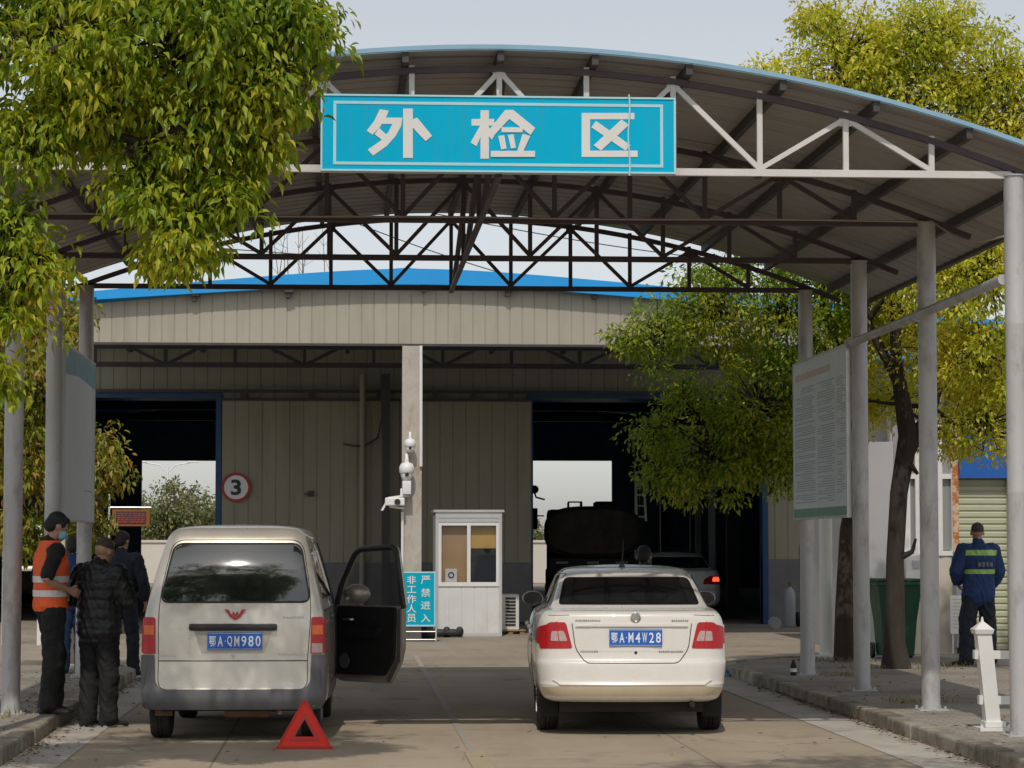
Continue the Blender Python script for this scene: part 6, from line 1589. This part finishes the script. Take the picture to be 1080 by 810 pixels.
def tree(name, loc, label, trunk, limbs, lobes, leaf_m, bark_m, n_per, size, seed, cl_r=0.3, cat='tree', group=None, droop=0.5, keep=None):
    """trunk: list of (x,y,z,r); limbs: lists of (x,y,z,r); lobes: (x,y,z,rx,ry,rz,count). All in world metres."""
    t = thing(name, loc, label, cat, 0, group); O = Vector(loc); rg = np.random.default_rng(seed); cl = []
    mb = MB(); mb.tube([Vector(p[:3]) - O for p in trunk], [p[3] for p in trunk], 14)
    for l in limbs: mb.tube([Vector(p[:3]) - O for p in l], [p[3] for p in l], 8)
    joints = [Vector(p[:3]) - O for l in limbs for p in l[1:]] + [Vector(trunk[-1][:3]) - O]
    tw = mb
    for (x, y, z, rx, ry, rz, n) in lobes:
        c = Vector((x, y, z)) - O; j = min(joints, key=lambda q: (q - c).length)
        mb.tube([j, j.lerp(c, 0.5) + Vector(rg.normal(size=3) * 0.12), c], [0.035, 0.025, 0.015], 6)
        for _ in range(n):
            d = rg.normal(size=3); d /= np.linalg.norm(d); q = rg.random() ** 0.38
            p = np.array(c) + d * q * np.array([rx, ry, rz])
            if keep is not None and not keep(p + np.array(O)): continue
            cl.append((*p, cl_r * rg.uniform(0.6, 1.25)))
            m_ = c.lerp(Vector(p), 0.5) + Vector(rg.normal(size=3) * 0.10)
            tw.tube([c, m_, Vector(p)], [0.012, 0.008, 0.004], 4, False)
    mb.build('trunk', bark_m, t, True, 60)
    leaves('crown', cl, n_per, size, leaf_m, t, seed, droop, 0.42 if size < 0.085 else 0.48, size > 0.08 and size < 0.1)
    return t

# near tree on the left pavement, hanging over the picture's upper left corner
def A(x, y, Y): p = at(x, y, Y); return (p.x, p.y, p.z)
nl = []
def lobe(px_, py_, Y, rpx, rpy, n, ry=None):
    p = at(px_, py_, Y); s_ = F_PX / (p.x * sin(YAW) + p.y * cos(YAW)); return (p.x, p.y, p.z, rpx / s_, ry or max(rpx, rpy) / s_, rpy / s_, n)
TY = 16.2
lob = [lobe(60, 40, TY, 95, 75, 62), lobe(190, 40, TY, 110, 75, 74), lobe(300, 20, TY, 58, 52, 30), lobe(302, 95, TY, 22, 30, 5), lobe(262, 100, TY, 46, 52, 24), lobe(110, 115, TY, 80, 60, 34),
       lobe(205, 150, TY, 66, 65, 36), lobe(182, 238, TY, 46, 52, 26), lobe(150, 190, TY, 40, 40, 12), lobe(240, 205, TY, 28, 30, 8), lobe(30, 150, TY, 46, 40, 18), lobe(278, 150, TY, 24, 22, 5),
       lobe(28, 278, TY, 44, 30, 17), lobe(5, 225, TY, 30, 30, 8), lobe(15, 330, TY, 30, 28, 11), lobe(0, 385, TY, 22, 30, 6),
       lobe(60, -70, TY + .6, 130, 50, 26), lobe(230, -60, TY + .6, 110, 45, 22), lobe(-80, 20, TY, 90, 100, 36), lobe(-60, 220, TY, 60, 80, 24)]
tp = at(-260, 700, TY)
tx = -4.3
tree('broadleaf_tree', (tx, TY, .113), 'large near tree with big glossy leaves overhanging from the upper left', [(tx, TY, .1, .17), (tx + .05, TY, 1.2, .14), (tx + .15, TY, 2.6, .12), (tx + .4, TY, 3.8, .10), (tx + .8, TY + .1, 5.0, .07)],
     [[(tx + .15, TY, 2.6, .08), (-3.6, TY, 3.7, .06), A(60, 130, TY) + (.04,), A(190, 60, TY) + (.03,), A(290, 60, TY) + (.02,)], [A(60, 130, TY) + (.035,), A(150, 150, TY) + (.028,), A(185, 235, TY) + (.012,)],
      [(tx + .15, TY, 2.4, .06), (-3.3, TY, 3.0, .04), A(20, 290, TY) + (.015,)], [(tx + .4, TY, 3.8, .06), A(60, -60, TY) + (.04,), A(230, -70, TY) + (.025,)]],
     lob, M['leaf_near'], M['bark'], 74, 0.0801, 21, 0.20, droop=0.75)

# trees overhanging from the right near side, out of the picture: their shade falls on the road
tree('broadleaf_tree', (6.6, 11.8, .113), 'tree whose crown hangs above the road in front of the canopy', [(6.6, 11.8, .1, .18), (6.5, 11.8, 2.5, .15), (6.0, 11.9, 4.2, .11), (5.3, 12, 5.6, .07)],
     [[(6.3, 11.8, 3.4, .09), (4.6, 12.4, 5.6, .06), (2.5, 12.5, 6.6, .04)]],
     [(4.8, 12.2, 6.9, 1.7, 1.3, 1.0, 70), (2.9, 12.4, 7.0, 1.5, 1.2, 0.9, 70)], M['leaf_right'], M['bark'], 38, 0.10, 5, 0.34)

# the big trees on the right pavement
RY = 30.0
b1 = gp(945, 705, .113); b2 = gp(893, 697, .113)
rl1 = [lobe(700, 352, RY, 40, 45, 30), lobe(748, 330, RY, 66, 50, 62), lobe(720, 420, RY, 26, 30, 14), lobe(752, 480, RY, 62, 52, 66), lobe(800, 430, RY, 66, 66, 84), lobe(665, 358, RY, 22, 18, 9), lobe(690, 452, RY, 22, 22, 9), lobe(700, 500, RY, 24, 26, 12),
       lobe(830, 335, RY, 66, 50, 60), lobe(880, 300, RY, 70, 50, 50), lobe(825, 490, RY, 44, 40, 44), lobe(850, 420, RY, 50, 60, 60), lobe(780, 285, RY, 60, 26, 24)]
def off_board(p): return True
tree('broadleaf_tree', tuple(b2), 'leaning tree with dense dark green crown reaching left behind the right notice board', [(b2.x, b2.y, .1, .17), (b2.x - .02, b2.y, .8, .12), A(893, 560, b2.y) + (.09,), A(908, 470, b2.y - .3) + (.08,), A(900, 400, b2.y - .6) + (.06,), A(870, 330, RY) + (.06,), A(860, 240, RY) + (.05,)],
     [[A(905, 455, b2.y - .3) + (.07,), A(860, 420, RY) + (.05,), A(800, 420, RY) + (.03,), A(745, 470, RY) + (.015,)], [A(900, 400, b2.y - .6) + (.06,), A(840, 340, RY) + (.04,), A(760, 330, RY) + (.02,), A(700, 350, RY) + (.01,)]],
     rl1, M['leaf_green'], M['bark'], 66, 0.078, 31, 0.25, droop=0.6)
rl2 = [lobe(825, 102, RY, 56, 40, 84), lobe(900, 60, RY, 74, 58, 120), lobe(980, 50, RY, 75, 58, 110), lobe(1050, 80, RY, 70, 56, 76), lobe(960, 120, RY, 90, 46, 84), lobe(1060, 140, RY, 70, 46, 60), lobe(860, 150, RY, 60, 36, 40),
       lobe(1022, 285, 28, 52, 46, 60), lobe(1035, 370, 28, 50, 52, 60), lobe(1042, 445, 28.3, 42, 46, 44), (7.3, 28.0, 4.6, 1.2, 1.2, .9, 50), (6.75, 28.3, 5.0, .9, 1.1, .8, 40), (8.3, 28.2, 5.2, 1.2, 1.2, 1.0, 40), (6.9, 29.2, 3.9, .8, .7, .55, 26),  lobe(1000, 460, RY, 24, 36, 14), lobe(1100, 400, RY, 60, 80, 46), lobe(1110, 260, RY, 70, 70, 46), lobe(1130, 120, RY, 70, 80, 46), lobe(965, 330, RY + .8, 60, 50, 60), lobe(920, 275, RY, 70, 50, 60), lobe(905, 350, 31, 44, 50, 50), lobe(900, 420, 31.5, 36, 44, 34), lobe(1010, 400, 31, 40, 60, 50), lobe(940, 420, 32, 40, 30, 24), 
       lobe(880, 18, RY, 36, 20, 16), lobe(960, 200, RY, 90, 50, 40)]
tree('broadleaf_tree', tuple(b1), 'tall forked dark-trunked tree with sunlit yellow-green crown above the right side of the canopy', [(b1.x, b1.y, .1, .19), (b1.x - .01, b1.y, .4, .125), A(944, 590, b1.y) + (.105,), A(948, 520, b1.y) + (.105,), A(958, 460, b1.y) + (.12,), A(945, 380, b1.y) + (.07,), A(945, 250, b1.y) + (.07,), A(960, 80, b1.y) + (.04,)],
     [[A(956, 478, b1.y) + (.10,), A(983, 430, b1.y) + (.07,), A(1000, 370, b1.y) + (.05,), A(1040, 300, b1.y) + (.03,), A(1060, 120, b1.y) + (.02,)], [A(946, 400, b1.y) + (.07,), A(915, 340, b1.y) + (.05,), A(900, 200, b1.y) + (.04,), A(890, 80, b1.y) + (.02,)],
      [A(960, 490, b1.y - .1) + (.04,), A(968, 500, b1.y - .1) + (.02,)], [A(945, 590, b1.y) + (.05,), A(962, 582, b1.y - .1) + (.03,), A(966, 568, b1.y - .1) + (.015,)], [A(1000, 400, b1.y) + (.05,), A(1040, 420, b1.y) + (.02,)]],
     rl2, M['leaf_right'], M['bark'], 62, 0.078, 33, 0.25, droop=0.6)

# young reddish tree behind the left columns
LY = 31.0
lc = gp(60, 706, .113)
tree('young_tree', (lc.x, LY + .4, .113), 'young tree with reddish new leaves behind the left columns', [(lc.x, LY + .4, .1, .09), (lc.x, LY + .4, 1.6, .07), (lc.x + .1, LY + .2, 3.0, .05), (lc.x - .2, LY, 4.6, .03)],
     [[(lc.x, LY + .4, 1.4, .05), A(100, 520, LY) + (.02,)], [(lc.x, LY + .4, 2.0, .05), A(20, 480, LY) + (.02,)]],
     [lobe(108, 490, LY, 20, 36, 20), lobe(98, 555, LY, 20, 22, 9), lobe(28, 480, LY, 40, 48, 50), lobe(30, 400, LY, 46, 50, 50), lobe(80, 520, LY, 24, 30, 16), lobe(60, 340, LY, 50, 46, 30), lobe(-20, 440, LY, 50, 90, 50), lobe(20, 555, LY, 40, 26, 20), lobe(-10, 340, LY, 50, 60, 26), lobe(10, 310, LY, 30, 30, 14)],
     M['leaf_left'], M['bark_pale'], 60, 0.085, 41, 0.24, droop=0.9)

# ------------------------------------------------------------------ beyond the hall
fw = thing('boundary_wall', (0, 101, 0), 'long white boundary wall seen through the hall doorways', 'wall')
mb = MB(); mb.box(-30, 40, 0, 0.25, 0, 1.62); mb.build('wall', M['far_wall'], fw)
mb = MB(); mb.box(-30, 40, -0.06, 0.31, 1.62, 1.72); mb.build('coping', M['far_wall'], fw)
FY = 125
for i, (px_, py_, rx, ry, n) in enumerate(((185, 545, 36, 36, 80), (230, 552, 40, 30, 60), (135, 548, 34, 30, 50), (545, 562, 30, 22, 44), (590, 570, 30, 10, 24))):
    p = at(px_, 572, FY + i * 2.5)
    tree('far_tree', (p.x, FY + i * 2.5, 0), ['rounded pale green tree filling the far left doorway view', 'pale green tree at the right edge of the far left doorway view', 'pale green tree at the left edge of the far left doorway view', 'green tree at the lower left of the right doorway view', 'low green tree far behind the dark tanker'][i],
         [(p.x, FY + i * 2.5, 0, .22), (p.x, FY + i * 2.5, 1.6, .16), (p.x + .1, FY + i * 2.5, 3.4, .08)], [], [lobe(px_, py_, FY + i * 2.5, rx, ry, n), lobe(px_ - rx * .5, py_ + 8, FY + i * 2.5, rx * .6, ry * .7, n // 3), lobe(px_ + rx * .5, py_ + 6, FY + i * 2.5, rx * .6, ry * .7, n // 3)],
         M['leaf_far'], M['bark_pale'], 46, 0.24, 60 + i, 0.55, group=None)
lp = at(176, 560, 190)
lamp = thing('street_lamp', (lp.x, 190, 0), 'pale twin-arm street lamp far beyond the left doorway', 'street lamp')
zt_ = at(176, 492, 190).z
mb = MB(); mb.tube([(0, 0, 0), (0, 0, zt_)], [.14, .08], 8); mb.tube([(-1.9, 0, zt_ + .35), (-.6, 0, zt_ + .1), (0, 0, zt_ - .5), (.6, 0, zt_ + .1), (1.9, 0, zt_ + .35)], .06, 6); mb.build('pole', M['white_clean'], lamp, True)
for s_ in (-1, 1):
    mb = MB(); mb.cbox(s_ * 1.9 - .4, s_ * 1.9 + .4, -.15, .15, zt_ + .28, zt_ + .42, .05); mb.build('lamp_head', M['white_clean'], lamp)
# bare saplings' twigs and wires between the canopy and the hall
# power lines
pw = thing('power_line', (0, 110, 0), 'thin dark power lines crossing the sky behind the hall roof', 'power line')
mb = MB()
for (a, b) in (((380, 232), (480, 268)), ((560, 240), (700, 262)), ((300, 262), (440, 268))):
    p, q = at(*a, 110), at(*b, 110); d = q - p; p -= d * 0.9; q += d * 0.9
    mb.tube([(p.lerp(q, t).x, 0, p.lerp(q, t).z - 0.25 * sin(pi * t)) for t in np.linspace(0, 1, 14)], 0.025, 5)
mb.build('wire', M['dark_steel'], pw)
bt2 = thing('bare_tree', (at(315, 300, 100).x, 100, 0), 'leafless pale twiggy treetop just above the hall roof on the left', 'tree')
mb = MB(); r6 = random.Random(12); zb_ = at(315, 300, 100).z; zt2 = at(315, 238, 100).z
mb.tube([(0, 0, 0), (0, 0, zb_ - 3)], [.2, .12], 8)
for i in range(9):
    x = r6.uniform(-.9, 1.3); p0 = Vector((0, 0, zb_ - 3)); p1 = Vector((x, r6.uniform(-.4, .4), zb_)); p2 = p1 + Vector((r6.uniform(-.3, .3), 0, (zt2 - zb_) * r6.uniform(.5, 1.0)))
    mb.tube([p0, p1, p2], [.05, .022, .010], 5)
    for _ in range(4):
        t = r6.uniform(.2, .9); q = p1.lerp(p2, t); mb.tube([q, q + Vector((r6.uniform(-.5, .5), 0, r6.uniform(.1, .6)))], [.010, .006], 4)
mb.build('trunk', M['bark_pale'], bt2)

# trees behind the camera: seen only mirrored in glass and paint
for i, (x, y, h, r) in enumerate(((-7, -9, 6.5, 3.2), (1.5, -16, 6.0, 3.2), (9, -10, 7.5, 3.6), (-15, -14, 8, 4))):
    tree('roadside_tree', (x, y, 0), 'roadside tree behind the viewpoint, ' + ('left of the road and nearest', 'beside the road centre and shortest', 'right of the road', 'farthest left and tallest')[i], [(x, y, 0, .2), (x, y, h * .5, .15), (x + .1, y, h * .8, .08)], [], [(x, y, h, r, r, r * .6, 60), (x + 1, y, h - 1, r * .8, r, r * .5, 30)],
         M['leaf_right'], M['bark'], 26, 0.22, 80 + i, 0.6, group='trees behind the viewpoint')

# ------------------------------------------------------------------ litter and weeds
def scatter(name, m, pts, size, seed):
    rg = random.Random(seed); mb = MB()
    for (x, y, z) in pts:
        a = rg.uniform(0, 6.28); s_ = size * rg.uniform(.6, 1.3); u = Vector((cos(a), sin(a), rg.uniform(-.1, .15))) * s_; v = Vector((-sin(a), cos(a), rg.uniform(-.2, .3))) * s_ * .45; c = Vector((x, y, z + .012))
        mb.add([c - u, c + v, c + u, c - v + Vector((0, 0, .01))], [(0, 1, 2), (0, 2, 3)])
    o = mb.build(name, m); o['kind'] = 'stuff'; return o
r7 = random.Random(3)
pts = [(4.6 - abs(r7.gauss(0.03, 0.07)), r7.uniform(17.5, 28), 0.006) for _ in range(260)] + [(r7.uniform(4.75, 8), r7.uniform(17, 32.5), .113) for _ in range(200)] + [(-2.46 + abs(r7.gauss(0, .12)), r7.uniform(17.5, 30), 0.006) for _ in range(240)] + [(r7.uniform(-2.2, 4.2), r7.uniform(17, 24), .002) for _ in range(45)]
pts += [(-2.7 - abs(r7.gauss(0, .35)), r7.uniform(18, 30), .113) for _ in range(200)]
tag(scatter('fallen_leaves', M['dry_leaf'], pts, 0.028, 5), 'small dry brown leaves scattered along the kerbs', 'fallen leaves')
mb = MB()
for (cx_, cy_) in ((6.1, 29.6), (6.9, 29.4), (6.3, 31.2), (5.9, 31.6), (5.6, 28.0), (7.3, 30.2), (5.3, 23.4), (-3.2, 22.0), (-3.05, 21.9)):
    for _ in range(70):
        x, y = cx_ + r7.gauss(0, .16), cy_ + r7.gauss(0, .14); h = r7.uniform(.02, .09); a = r7.uniform(0, 6.28); w = .006
        mb.add([(x - w, y, .113), (x + w, y, .113), (x + cos(a) * h * .6, y + sin(a) * h * .6, .113 + h)], [(0, 1, 2)])
o = mb.build('grass_tufts', M['weed']); tag(o, 'dry yellowish grass tufts at the feet of the tree trunks and columns', 'grass', kind='stuff')
